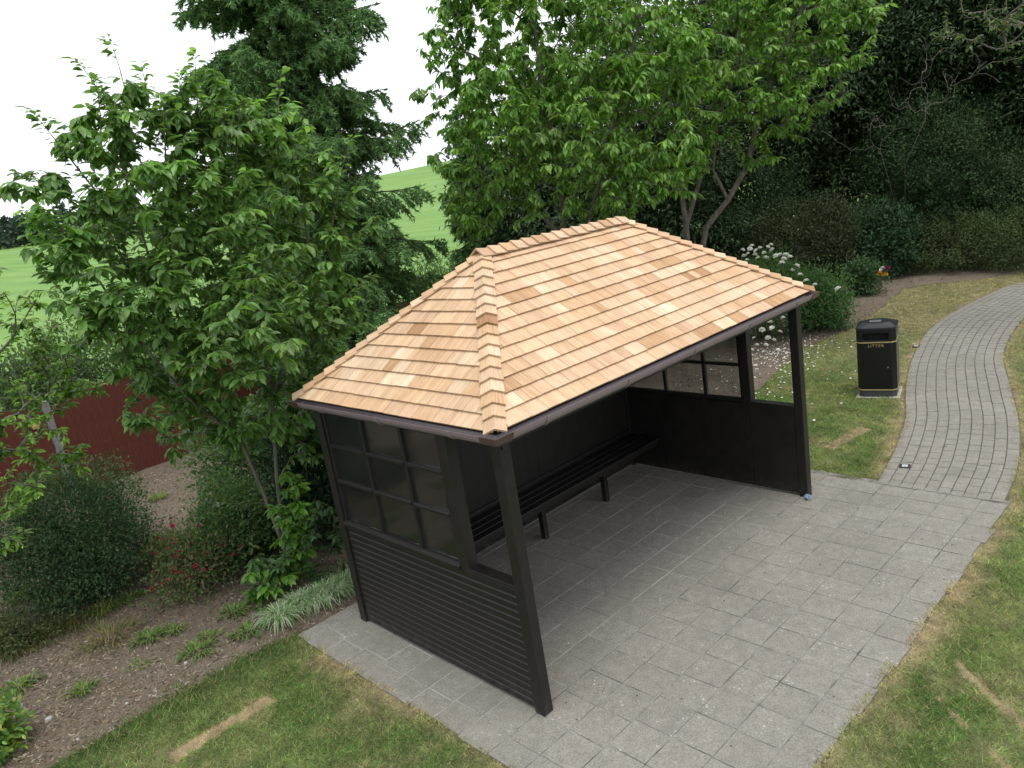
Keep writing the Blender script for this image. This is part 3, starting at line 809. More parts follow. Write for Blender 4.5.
for i, (a, b_, ow) in enumerate(ends):
    g_ = mitred(a, b_, ow, [(-o_, h_) for o_, h_ in gp], gz, 1, 1).build('gutter', M['pvc'], shelter)
    dv = np.array([b_[0]-a[0], b_[1]-a[1]]); ln = np.hypot(*dv); dv /= ln; ow = np.array(ow)
    big = [(o_*1.10, h_*1.10-.0) for o_, h_ in [(-p_[0], p_[1]) for p_ in gp]]
    for t, (m0, m1), le in ((0, (1, 0), .10), (ln-.10, (0, 1), .10)):           # half of each corner piece
        p_ = np.array(a)+dv*t; q_ = p_+dv*le
        mitred(tuple(p_), tuple(q_), tuple(ow), big, gz+.001, m0, m1).build('gutter_corner', M['pvc_dark'], g_)
    ks = max(2, round(ln/.85))
    for k in range(ks):
        t = .42+(ln-.84)*k/(ks-1); p_ = np.array(a)+dv*t; q_ = p_+dv*.022
        bk = mitred(tuple(p_), tuple(q_), tuple(ow), [(o_*1.14, h_*1.14) for o_, h_ in [(-p2[0], p2[1]) for p2 in gp]], gz+.002)
        w_ = ow*(GR*1.02); c_ = p_+dv*.011+w_
        bk.build('gutter_bracket', M['pvc'], g_)
    a2, b2 = (np.array(a)-ow*0, np.array(b_))
    inn = gc-.001
    fa = np.array(a)-ow*.0; 
    mitred(tuple(np.array(a)-ow*(gc-.016)+dv*(gc-.016)), tuple(np.array(b_)-ow*(gc-.016)-dv*(gc-.016)), tuple(ow), [(-.012, -.115), (.0, -.115), (.0, -.008), (-.012, -.008)], gz, 1, 1).build('fascia', TB, shelter)
# small security light fitting and cable clips on the front left post
mb = MB(); mb.box((.02, -.012, ZT-.10), (.06, .0, ZT-.06)); mb.build('cable_clip', M['black_metal'], shelter, .003)

# ---- bench fixed along the back wall
bench = thing('bench', 'dark slatted timber bench along the back wall inside the shelter', 'bench', (2.13, 2.1, .02))
BX0, BX1 = .11-2.13, L-.10-2.13
for y in (1.855, 1.965, 2.075, 2.185):
    mb = MB(); mb.box((BX0, y-2.1, .405), (BX1, y-2.1+.085, .445)); mb.build('slat', TB, bench, .006)
mb = MB(); mb.box((BX0, 1.895-2.1, .345), (BX1, 1.92-2.1, .404)); mb.build('front_rail', TB, bench, .004)
mb = MB(); mb.box((BX0, 2.292-2.1, .46), (BX1, 2.314-2.1, .50)); mb.build('back_rail', TB, bench, .004)
for x in (.30, 1.05, 2.10, 3.15):
    mb = MB(); mb.box((x-.03-2.13, 1.922-2.1, 0), (x+.03-2.13, 1.985-2.1, .404)); mb.build('leg', TB, bench, .004)
    mb = MB(); mb.box((x-.03-2.13, 1.992-2.1, .33), (x+.03-2.13, 2.31-2.1, .403)); mb.build('bearer', TB, bench, .004)

# ================================================================== LITTER BIN
fA, fB = np.array([7.61, .87]), np.array([7.75, .38]); wv = (fB-fA)/np.linalg.norm(fB-fA)
fn = np.array([wv[1], -wv[0]])
if fn[0] > 0: fn = -fn
W2 = .255; DP = .25
cen = (fA+fB)/2-fn*DP
rz = math.atan2(wv[1], wv[0])           # local x along the front, local -y outwards
litter_bin = thing('litter_bin', 'black litter bin with gold bands on the lawn beside the path', 'litter bin', (cen[0], cen[1], .012), rz)
sgn = -1 if (np.array([-math.sin(rz), math.cos(rz)])@fn) < 0 else 1     # local y sign of the front
def octo(hx, hy, c): return [(-hx+c, -hy), (hx-c, -hy), (hx, -hy+c), (hx, hy-c), (hx-c, hy), (-hx+c, hy), (-hx, hy-c), (-hx, -hy+c)]
def ring(poly, z0, z1, poly2=None):
    m_ = MB(); n_ = len(poly); p2 = poly2 or poly
    return m_.add([(a, b_, z0) for a, b_ in poly]+[(a, b_, z1) for a, b_ in p2], [tuple(range(n_-1, -1, -1)), tuple(range(n_, 2*n_))]+[(i, (i+1) % n_, n_+(i+1) % n_, n_+i) for i in range(n_)])
mb = MB(); mb.box((-.285, -.275, -.03), (.285, .275, .002)); mb.build('concrete_pad', M['pad'], litter_bin, .006)
ring(octo(W2-.012, DP-.012, .05), .004, .095).build('plinth', M['bin_base'], litter_bin, .004)
ring(octo(W2, DP, .055), .0955, .80).build('body', M['bin'], litter_bin, .008)
for z in (.100, .795):
    ring(octo(W2+.004, DP+.004, .057), z, z+.016).build('gold_band', M['gold'], litter_bin, .002)
# hood with a letterbox opening in front and behind
hood = MB(); P_ = octo(W2, DP, .055); zA, zB, z1, z2 = .8115, .84, .935, .985
ring(P_, zA, zB).build('hood_lower', M['bin'], litter_bin, .004)
for (xa, xb) in ((-W2, -.165), (.165, W2)):
    c_ = .055
    pl = [(xa, -DP+c_), (xa+c_, -DP), (xb, -DP), (xb, DP), (xa+c_, DP), (xa, DP-c_)] if xa < 0 else [(xa, -DP), (xb-c_, -DP), (xb, -DP+c_), (xb, DP-c_), (xb-c_, DP), (xa, DP)]
    ring(pl, zB+.0003, z1).build('hood_cheek', M['bin'], litter_bin, .004)
ring(P_, z1+.0003, z2).build('hood_upper', M['bin'], litter_bin, .004)
mb = MB(); mb.box((-.1645, -.17, zB+.0006), (.1645, .17, z1-.0006)); mb.build('opening_baffle', M['bin_dark'], litter_bin)
lid = ring(octo(W2+.008, DP+.008, .06), z2+.0005, z2+.03).build('lid', M['bin_lid'], litter_bin, .006)
ring(octo(W2-.002, DP-.002, .06), z2+.031, z2+.075, octo(W2-.09, DP-.09, .08)).build('lid_dome', M['bin_lid'], lid, .01)
mb = MB(); mb.box((-.09, -.06, z2+.0755), (.06, .04, z2+.079)); mb.build('stub_plate', M['steel'], lid, .002)
# door seam, lock and lettering on the front
fy_ = sgn*DP
dm = MB(); dm.box((.168, min(fy_, fy_+sgn*.0035), .12), (.172, max(fy_, fy_+sgn*.0035), .792)); dm.build('door_seam', M['bin_dark'], litter_bin)
lk = MB(); lk.cyl((.145, fy_, .44), (.145, fy_+sgn*.006, .44), .010, n=12); lk.build('lock', M['steel'], litter_bin)
tc = bpy.data.curves.new('lettering', 'FONT'); tc.body = 'LITTER'; tc.size = .056; tc.align_x = 'CENTER'; tc.align_y = 'CENTER'; tc.extrude = .0015; tc.space_character = 1.25
to = bpy.data.objects.new('lettering_source', tc); COL.objects.link(to)
bpy.context.view_layer.update()
tme = bpy.data.meshes.new_from_object(to.evaluated_get(bpy.context.evaluated_depsgraph_get()))
bpy.data.objects.remove(to); tme.name = 'lettering'; tme.materials.clear(); tme.materials.append(M['gold'])
lt = link('lettering', tme, litter_bin); lt.location = (0, fy_+sgn*.003, .755)
lt.rotation_euler = (math.pi/2, 0, 0 if sgn < 0 else math.pi)

# ================================================================== FENCE
FY = 10.0
fence = thing('garden_fence', 'red-brown closeboard garden fence with arched panels and concrete posts', 'fence', (0, FY, 0))
PW = 1.83
posts = [-.50+k*(PW+.12) for k in range(-3, 9)]
for x in posts:
    mb = MB(); mb.box((x-.05, -.05, -.05), (x+.05, .05, 1.60)); mb.add([(x-.05,-.05,1.60),(x+.05,-.05,1.60),(x+.05,.05,1.60),(x-.05,.05,1.60),(x,0,1.63)], [(0,1,4),(1,2,4),(2,3,4),(3,0,4)])
    mb.build('fence_post', M['post_concrete'], fence)
bw_ = .118
def top(u): return 1.48+.20*math.sin(math.pi*u)
bd = {}
for x in posts[:-1]:
    a = x+.055; nbd = 15; st = (PW-.0)/nbd*1.0
    for k in range(nbd):
        if k not in bd:
            mb = MB(); h0, h1 = top((k+.05)/nbd), top((k+.95)/nbd); t0, t1 = -.030, -.012
            mb.add([(0,t0,.03),(st+.003,t0+.006,.03),(st+.003,t1,.03),(0,t1,.03),(0,t0,h0),(st+.003,t0+.006,h1),(st+.003,t1,h1),(0,t1,h0)],
                   [(0,3,2,1),(4,5,6,7),(0,1,5,4),(1,2,6,5),(2,3,7,6),(3,0,4,7)])
            bd[k] = mb.mesh('fence_board', M['fence'])
        o = link('fence_board', bd[k], fence); o.location = (a+k*st, random.uniform(-.003, .003), random.uniform(-.008, .006)); o.rotation_euler = (0, random.uniform(-.004, .004), 0)
    for z in (.25, .85, 1.38):
        mb = MB(); mb.box((a, -.0115, z), (a+PW+.01, .025, z+.06)); mb.build('fence_rail', M['fence'], fence)
pq = at(33, 423, 13.5)
plaque = MB(); plaque.cyl((0, -.02, 0), (0, 0, 0), .09, n=20); plaque.cyl((0, -.035, 0), (0, -.0205, 0), .06, .07, n=20)
o = tag(plaque.build('round_plaque', M['tan']), 'small tan round plaque hanging on the red-brown fence', 'plaque'); o.location = (-.73, FY-.036, 1.33)

# ---- sunken path lights and the scrap by the post
for (px, py, lab) in ((5.36, -.56, 'small square ground light at the path edge near the shelter post'), (10.46, 1.06, 'small square ground light at the path edge behind the litter bin')):
    t_ = thing('ground_light', lab, 'ground light', (px, py, .026), .3, 'ground lights along the path')
    mb = MB(); mb.box((-.055, -.055, -.03), (.055, .055, .004)); mb.build('housing', M['black_metal'], t_, .003)
    mb = MB(); mb.box((-.03, -.03, .0045), (.03, .03, .009)); mb.build('lens', M['lens'], t_, .003)
mb = MB(); rr = random.Random(3)
for k in range(14):
    a_ = rr.uniform(0, 6.28); d_ = rr.uniform(.0, .045); x_, y_ = d_*math.cos(a_), d_*math.sin(a_); z_ = rr.uniform(.0, .05)
    mb.add([(x_-.02, y_, z_), (x_+.012, y_-.014, z_+.004), (x_+.018, y_+.012, z_+.03), (x_-.01, y_+.016, z_+.022)], [(0,1,2,3), (3,2,1,0)])
o = tag(mb.build('crumpled_scrap', M['blue']), 'crumpled pale blue scrap on the paving at the right front post', 'scrap'); o.location = (4.13, -.02, .022); o.scale = (.75, .75, .75)

# ================================================================== VEGETATION
LEAF8 = np.array([(0, 0, 0), (-.42, .33, .05), (0, .33, .0), (.42, .33, .05), (-.36, .68, .0), (0, .68, -.05), (.36, .68, .0), (0, 1, -.16)])
LEAF8F = np.array([(0, 2, 1), (0, 3, 2), (1, 2, 5), (1, 5, 4), (2, 3, 6), (2, 6, 5), (4, 5, 7), (5, 6, 7)])
LEAF4 = np.array([(0, 0, 0), (-.5, .45, .06), (.5, .45, .06), (0, 1, -.06)])
LEAF4F = np.array([(0, 3, 1), (0, 2, 3)])
LEAF3 = np.array([(-.5, 0, 0), (.5, 0, 0), (0, 1, 0)]); LEAF3F = np.array([(0, 1, 2)])


def tubes(edges, n=6):
    """edges: list of (p0, p1, r0, r1) -> verts, quads"""
    P0 = np.array([e[0] for e in edges]); P1 = np.array([e[1] for e in edges]); R0 = np.array([e[2] for e in edges]); R1 = np.array([e[3] for e in edges])
    d = unit(P1-P0); ref = np.where(np.abs(d[:, 2:3]) < .9, np.array([[0, 0, 1.]]), np.array([[1., 0, 0]])); a = unit(np.cross(d, ref)); b_ = np.cross(d, a)
    P0 = P0-d*R0[:, None]*.3; P1 = P1+d*R1[:, None]*.3
    t = np.linspace(0, 2*math.pi, n, endpoint=False); ca, sa = np.cos(t), np.sin(t)
    off = a[:, None, :]*ca[None, :, None]+b_[:, None, :]*sa[None, :, None]
    V = np.concatenate([P0[:, None]+off*R0[:, None, None], P1[:, None]+off*R1[:, None, None]], 1)
    i = np.arange(n); Fq = np.stack([i, (i+1) % n, n+(i+1) % n, n+i], 1)
    F = (Fq[None]+(np.arange(len(edges))*2*n)[:, None, None]).reshape(-1, 4)
    return V.reshape(-1, 3), F


def blob_points(blobs, n, rng, shell=.5, lump=.35, ls=1.6):
    """points inside a set of lumpy ellipsoids (centre, radius), denser near the skin; also the outward direction"""
    B = [(np.array(c_, float), np.array(r_ if hasattr(r_, '__len__') else (r_, r_, r_), float)) for c_, r_ in blobs]
    w = np.array([np.prod(r_)**.78 for _, r_ in B]); w = w/w.sum(); k = rng.choice(len(B), n, p=w)
    C = np.array([b_[0] for b_ in B])[k]; R = np.array([b_[1] for b_ in B])[k]
    d = unit(rng.normal(size=(n, 3))); rad = (shell**3+(1-shell**3)*rng.random(n))**(1/3)
    p = C+d*R*rad[:, None]
    p = C+(p-C)*(1-lump/2+lump*noise3(p*ls/np.mean(R)+5))[:, None]
    return p, d


def grow_tree(stems, targets, rng, r_tip=.0045, power=.43, seg=.16, up=.14):
    """stems: polylines (first one from the ground); targets: twig ends. returns tube edges and twig paths"""
    Pn, par = [], []
    for st in stems:
        for i, p in enumerate(st):
            p = np.array(p, float)
            if i == 0 and Pn:
                dd = [np.linalg.norm(p-q_) for q_ in Pn]; pi = int(np.argmin(dd)); last = pi; continue
            par.append(-1 if not Pn else (last)); Pn.append(p); last = len(Pn)-1
    stem_n = len(Pn); base = np.array(Pn)
    dist = np.array([np.min(np.linalg.norm(base-t, axis=1)) for t in targets]); order = np.argsort(dist+rng.uniform(0, .25, len(dist)))
    twigs = []
    A = np.zeros((stem_n+len(targets)*14+50, 3)); A[:stem_n] = base; n = stem_n
    for ti in order:
        t = targets[ti]; v = t-A[:n]; dd = np.linalg.norm(v, axis=1)
        cost = dd+.75*np.maximum(0, -v[:, 2]+.25*dd)
        i = int(np.argmin(cost)); p0 = A[i].copy(); ln = dd[i]
        gd = unit((A[i]-A[par[i]])[None])[0] if par[i] >= 0 else np.array([0, 0, 1.])
        ctrl = p0+gd*ln*.3+(t-p0)*.25+np.array([0, 0, up*ln]); k = max(2, min(12, int(ln/seg)+1)); last = i; pathp = [p0]
        for s_ in np.linspace(0, 1, k+1)[1:]:
            q_ = (1-s_)**2*p0+2*s_*(1-s_)*ctrl+s_*s_*t+(rng.normal(0, .012, 3) if s_ < 1 else 0)
            A[n] = q_; par.append(last); last = n; n += 1; pathp.append(q_)
        twigs.append(np.array(pathp))
    cntd = np.zeros(n)
    par = np.array(par); leafn = np.ones(n, bool); leafn[par[par >= 0]] = False; cntd[leafn] = 1
    for i in range(n-1, -1, -1):
        if par[i] >= 0: cntd[par[i]] += cntd[i]
    rad = r_tip*np.maximum(cntd, 1)**power
    edges = [(A[par[i]], A[i], min(rad[par[i]], rad[i]*1.5), rad[i]) for i in range(n) if par[i] >= 0]
    return edges, twigs


def twig_leaves(twigs, per, rng, llen, droop=.55, span=.46, lw=.50):
    P_, Dv, Nn = [], [], []
    for tw in twigs:
        seg = np.linalg.norm(np.diff(tw, axis=0), axis=1); arc = np.concatenate([[0], np.cumsum(seg)]); tot = arc[-1]
        k = rng.integers(int(per*.7), int(per*1.3)+1)
        s_ = tot-np.abs(rng.random(k)**1.2*min(span, tot)); p = np.stack([np.interp(s_, arc, tw[:, i]) for i in range(3)], 1)
        td = unit((tw[-1]-tw[-2])[None])[0]
        az = rng.random(k)*6.283; side = np.stack([np.cos(az), np.sin(az), rng.normal(0, .25, k)], 1)
        dv = td[None]*.5+side*.85+np.array([0, 0, -1.])*(droop*rng.uniform(.5, 1.5, k))[:, None]
        P_.append(p+side*.01); Dv.append(dv); Nn.append(np.stack([rng.normal(0, .35, k), rng.normal(0, .35, k), np.ones(k)], 1)+side*.25)
    P_, Dv, Nn = map(np.vstack, (P_, Dv, Nn)); k = len(P_); ln = llen*rng.uniform(.45, 1.25, k)
    return P_, frames(Dv, Nn), np.stack([ln*lw*rng.uniform(.85, 1.15, k), ln, ln], 1)


def pick_col(pal, k, rng, lo=.75, hi=1.25):
    pal = np.array(pal); return pal[rng.integers(0, len(pal), k)]*rng.uniform(lo, hi, k)[:, None]


def broad_tree(name, label, base, stems, blobs, ntw, per, llen, pal, seed, singles=0, group=None, bark='bark', shell=.35, droop=.55, lump=.4, mat='leaf', r_tip=.0045, shoots=(), lw=.50):
    rng = np.random.default_rng(seed); root = thing(name, label, 'tree', tuple(base), group=group); b0 = np.array(base, float)
    tg, _ = blob_points(blobs, ntw, rng, shell, lump)
    edges, twigs = grow_tree(stems, tg, rng, r_tip)
    for sh in shoots:
        m_ = len(sh)
        edges += [(sh[j], sh[j+1], .009*(1-j/m_), .009*(1-(j+1)/m_)+.001) for j in range(m_-1)]
    V, F = tubes(edges, 7); fast('trunk', V-b0, F, M[bark], root, smooth=True)
    p, fr, sc = twig_leaves(twigs, per, rng, llen, droop, lw=lw)
    if len(shoots):
        p2, fr2, sc2 = twig_leaves(shoots, 60, rng, llen*.85, .3, 1.2, lw); p, fr, sc = np.vstack([p, p2]), np.vstack([fr, fr2]), np.vstack([sc, sc2])
    k = len(p)
    col = pick_col(pal, k, rng, .6, 1.4)*(.75+.5*noise3(p*2.3))[:, None]
    # a little fresher growth at the outside tips
    o = np.argsort(np.linalg.norm(p-CAM, axis=1)) if singles else np.arange(k)
    one, many = o[:singles], o[singles:]
    V, F, C = scatter(LEAF8, LEAF8F, p[many]-b0, fr[many], sc[many], col[many])
    tag(fast('crown', V, F, M[mat], root, col=C), kind='stuff')
    if singles:
        ms = [fast_me('leaf', LEAF8*np.array([.50, 1, 1]), LEAF8F, M[mat], col=np.repeat(pick_col(pal, 1, rng), 8, 0)) for _ in range(8)]
        for i in one:
            lf = link('leaf', ms[rng.integers(0, 8)], root); f_ = fr[i]
            mw = Matrix(((f_[0][0], f_[1][0], f_[2][0]), (f_[0][1], f_[1][1], f_[2][1]), (f_[0][2], f_[1][2], f_[2][2])))
            lf.rotation_euler = mw.to_euler(); lf.location = tuple(p[i]-b0); lf.scale = (float(sc[i, 1]),)*3
    return root


def shrub(name, label, cat, base, blobs, ntw, per, llen, lw, pal, seed, group=None, mat='leaf_dark', shell=.45, lump=.45, droop=.15, spread=.10, stems=14, tmpl=4, bark='twig', outw=.7, ls=1.6):
    rng = np.random.default_rng(seed); b0 = np.array(base, float); root = thing(name, label, cat, tuple(base), group=group)
    c_, d_ = blob_points(blobs, ntw, rng, shell, lump, ls)
    c_[:, 2] = np.maximum(c_[:, 2], b0[2]+.04)
    k = ntw*per; p = np.repeat(c_, per, 0)+rng.normal(0, spread, (k, 3)); od = np.repeat(d_, per, 0)
    p[:, 2] = np.maximum(p[:, 2], b0[2]+.02)
    dv = od*outw+rng.normal(0, .6, (k, 3))+np.array([0, 0, .35-droop]); nn = od*.6+np.array([0, 0, .8])+rng.normal(0, .35, (k, 3))
    ln = llen*rng.uniform(.6, 1.25, k); sc = np.stack([ln*lw, ln, ln], 1)
    tint = (.72+.56*noise3(np.repeat(c_, per, 0)*1.7))[:, None]
    col = pick_col(pal, k, rng, .8, 1.2)*(.7+.3*tint)
    T, TF = {3: (LEAF3, LEAF3F), 4: (LEAF4, LEAF4F), 8: (LEAF8, LEAF8F)}[tmpl]
    V, F, C = scatter(T, TF, p-b0, frames(dv, nn), sc, col)
    tag(fast('foliage', V, F, M[mat], root, col=C), kind='stuff')
    ed = []
    for i in rng.choice(len(c_), min(stems, len(c_)), replace=False):
        a = b0+np.array([rng.normal(0, .06), rng.normal(0, .06), -.02]); t = c_[i]; m_ = (a+t)/2+np.array([0, 0, .2*np.linalg.norm(t-a)]); pts = [(1-s)**2*a+2*s*(1-s)*m_+s*s*t for s in np.linspace(0, 1, 7)]
        r0 = .006+.008*np.linalg.norm(t-a)**.7
        for j in range(6): ed.append((pts[j], pts[j+1], r0*(1-j/7), r0*(1-(j+1)/7)))
    V, F = tubes(ed, 5); fast('stem', V-b0, F, M[bark], root, smooth=True)
    return root, c_


G_CHERRY = [(.115, .235, .056), (.138, .262, .064), (.096, .205, .054), (.170, .300, .078), (.122, .220, .066)]
G_BRIGHT = [(.128, .275, .048), (.155, .305, .056), (.105, .235, .042), (.215, .365, .075), (.135, .250, .054)]
G_DARK = [(.028, .054, .022), (.037, .068, .027), (.022, .042, .019), (.046, .078, .031)]

# ---- young cherry at the left of the shelter
b0 = (0.0, 3.72, 0.0)
fork = at(285, 548, 8.05)
blobs = [(at(a, b_, d), r_) for a, b_, d, r_ in (
    (125, 165, 7.7, .6), (75, 215, 7.6, .36), (108, 110, 7.7, .36), (150, 115, 7.8, .36), (195, 105, 7.9, .36), (62, 160, 7.6, .30), (280, 125, 8.1, .36), (238, 130, 8.0, .36), (345, 190, 8.2, .3), (35, 195, 7.6, .22), (200, 145, 7.9, .45), (205, 330, 7.4, .6), (150, 400, 7.9, .42), (115, 345, 7.6, .4), (320, 385, 8.3, .4), (225, 180, 7.9, .70), (285, 165, 8.2, .52), (325, 235, 8.3, .50),
    (240, 275, 7.6, .80), (150, 270, 7.5, .66), (95, 290, 7.4, .45), (175, 360, 7.8, .62), (285, 340, 7.9, .66), (250, 415, 8.0, .45), (195, 420, 8.2, .42),
    (230, 240, 8.8, .9), (150, 230, 8.7, .7), (250, 330, 6.9, .5), (300, 420, 8.2, .45), (340, 300, 8.2, .40), (60, 250, 7.5, .25), (180, 190, 7.2, .4))]
rs2 = np.random.default_rng(6)
def shoot(a, b_, d):
    p0, p1 = at(*a, d), at(*b_, d+rs2.uniform(-.25, .25)); m_ = (p0+p1)/2+rs2.normal(0, .04, 3)
    return np.array([(1-t)**2*p0+2*t*(1-t)*m_+t*t*p1 for t in np.linspace(0, 1, 8)])
shoots = [shoot((130,150),(108,36),7.7), shoot((125,140),(75,58),7.7), shoot((95,190),(30,108),7.6), shoot((90,215),(18,172),7.6), shoot((150,150),(140,62),7.8), shoot((185,150),(180,70),7.9), shoot((205,140),(196,52),7.9), shoot((225,150),(222,82),8.0), shoot((275,160),(282,68),8.1), shoot((262,170),(255,100),8.1), shoot((310,210),(305,130),8.2), shoot((80,250),(22,210),7.5), shoot((330,250),(352,135),8.2), shoot((165,170),(160,95),7.6), shoot((340,300),(372,275),8.1), shoot((120,170),(58,120),7.6), shoot((100,170),(95,75),7.6), shoot((70,300),(40,265),7.4), shoot((235,170),(240,100),7.8)]
stems = [[np.array(b0), np.array(b0)+(.0, .01, .25), fork, at(277, 480, 8.05), at(272, 400, 8.0), at(255, 300, 8.0), at(225, 200, 8.0), at(195, 110, 7.95)],
         [fork, at(262, 490, 8.0), at(240, 440, 7.9), at(200, 360, 7.8), at(150, 260, 7.7), at(120, 160, 7.7)],
         [at(272, 400, 8.0), at(295, 330, 8.15), at(310, 260, 8.25), at(300, 180, 8.2)],
         [at(240, 440, 7.9), at(190, 400, 7.6), at(130, 330, 7.5), at(80, 250, 7.5)]]
broad_tree('cherry_tree', 'young leafy cherry with slender forked trunk beside the shelter\'s glazed end wall', b0, stems, blobs, 1400, 19, .122, G_CHERRY, 21, 300, shell=.15, lump=.45, r_tip=.0016, shoots=shoots, lw=.52)

# ---- maple sprays coming in at the left edge
b0 = (-2.75, 5.3, 0.0)
blobs = [(at(a, b_, d), r_) for a, b_, d, r_ in ((18, 335, 8.6, .36), (55, 372, 8.5, .30), (8, 410, 8.5, .34), (40, 395, 8.8, .3), (15, 460, 8.4, .30), (70, 452, 8.4, .20), (8, 530, 8.3, .3), (30, 300, 8.7, .3), (45, 345, 8.3, .28), (80, 385, 8.6, .22), (25, 430, 8.3, .25), (70, 470, 8.5, .2), (35, 415, 8.1, .25), (60, 440, 8.2, .2), (20, 480, 8.0, .22), (90, 400, 8.4, .16), (40, 470, 8.1, .2), (5, 570, 8.0, .2), (10, 500, 8.2, .25), (-60, 400, 8.6, .7), (-80, 300, 8.8, .8), (-70, 500, 8.6, .6), (-120, 380, 9.2, .8))]
stems = [[np.array(b0), np.array(b0)+(0, 0, .8), at(-70, 420, 8.8), at(-85, 330, 8.8), at(-100, 240, 8.8)], [np.array(b0)+(0, 0, .8), at(-50, 450, 8.5), at(0, 430, 8.5)]]
broad_tree('maple_tree', 'lime-green leafy branches reaching in over the fence at the left edge', b0, stems, blobs, 430, 20, .08, [(.16, .30, .045), (.20, .35, .055), (.13, .25, .042), (.10, .20, .04)], 22, 0, shell=.2, droop=.35)

# ---- two broadleaf trees behind the shelter
GP = 'bright green broadleaf trees behind the shelter'
b0 = np.array([6.5, 5.1, 0.0])
blobs = [(at(a, b_, d), r_) for a, b_, d, r_ in (
    (480, 40, 13.2, .95), (455, 95, 13.2, .62), (450, 20, 13.4, .55), (455, 160, 13.3, .45), (470, -30, 13.4, .8), (560, 30, 12.7, 1.1), (640, 40, 12.7, 1.0), (500, 130, 12.6, .85), (590, 110, 12.2, .95), (655, 130, 12.4, .75),
    (545, 175, 12.4, .70), (620, 175, 12.4, .60), (480, 185, 13.2, .62), (560, 90, 14.0, 1.4), (530, -60, 13.2, 1.3), (620, -60, 13.2, 1.2), (690, 60, 12.9, .7), (465, 215, 13.4, .42), (675, 165, 12.7, .5), (475, 200, 12.8, .5), (515, 195, 12.5, .5), (640, 180, 12.2, .45), (590, 190, 12.9, .5), (500, 90, 12.4, .7), (580, -140, 13.3, 1.0))]
stems = [[b0, b0+(0, 0, .7), at(565, 240, 13.0), at(560, 180, 13.0), at(545, 100, 13.0), at(530, 0, 13.1), at(525, -80, 13.1)],
         [b0+(0, 0, .7), at(585, 235, 12.9), at(600, 180, 12.8), at(615, 110, 12.7), at(640, 20, 12.8), at(640, -60, 12.9)],
         [at(565, 240, 13.0), at(528, 200, 13.0), at(500, 140, 13.0), at(480, 60, 13.1)]]
broad_tree('broadleaf_tree', 'bright green broadleaf tree rising behind the left half of the roof ridge', b0, stems, blobs, 2000, 22, .140, G_BRIGHT, 23, 300, GP, shell=.3, lump=.5, droop=.8, r_tip=.003, lw=.44)
b0 = np.array([9.6, 4.7, 0.0])
blobs = [(at(a, b_, d), r_) for a, b_, d, r_ in (
    (720, 20, 14.8, 1.1), (800, 15, 14.6, .95), (850, 30, 14.4, .55), (760, 80, 14.2, .85), (820, 70, 14.3, .62), (700, 100, 14.4, .8), (760, 130, 14.6, .6), (690, 165, 14.6, .5),
    (740, 0, 16.0, 1.4), (810, -50, 15.0, 1.1), (700, -60, 15.2, 1.2), (660, 60, 15, .8), (855, -10, 14.6, .6), (800, 115, 14.6, .4))]
stems = [[b0, b0+(-.15, .05, .9), at(686, 226, 14.9), at(680, 180, 14.9), at(690, 110, 14.9), at(700, 20, 15)],
         [b0+(-.15, .05, .9), at(706, 228, 14.8), at(728, 200, 14.8), at(748, 165, 14.8), at(757, 120, 14.8), at(780, 60, 14.7), at(810, -10, 14.7)],
         [at(686, 226, 14.9), at(697, 190, 15), at(706, 160, 15), at(720, 100, 15), at(740, 10, 15.2)],
         [at(728, 200, 14.8), at(713, 170, 14.7), at(718, 120, 14.6), at(745, 40, 14.5)]]
broad_tree('broadleaf_tree', 'bright green multi-stemmed tree with curved grey trunks behind the right roof end', b0, stems, blobs, 1250, 22, .135, G_BRIGHT, 24, 200, GP, shell=.3, lump=.5, droop=.75, r_tip=.0045, lw=.44)
# ---- branch tips of a tree at the top right corner
b0 = np.array([12.6, -1.2, 0.0])
blobs = [(at(a, b_, d), r_) for a, b_, d, r_ in ((1000, 35, 15.5, .55), (960, 25, 15.7, .45), (930, 45, 15.9, .3), (1040, 10, 15.4, .8), (1080, 60, 15.4, .8), (1020, -50, 15.5, .9))]
stems = [[b0, b0+(.1, .0, 1.5), at(1100, 100, 15.6), at(1070, 40, 15.6), at(1010, 20, 15.6)]]
broad_tree('birch_tree', 'thin overhanging branches with small pale leaves in the top right corner', b0, stems, blobs, 150, 9, .085, [(.08, .14, .04), (.10, .17, .05), (.06, .11, .035)], 25, 0, shell=.2, r_tip=.006)


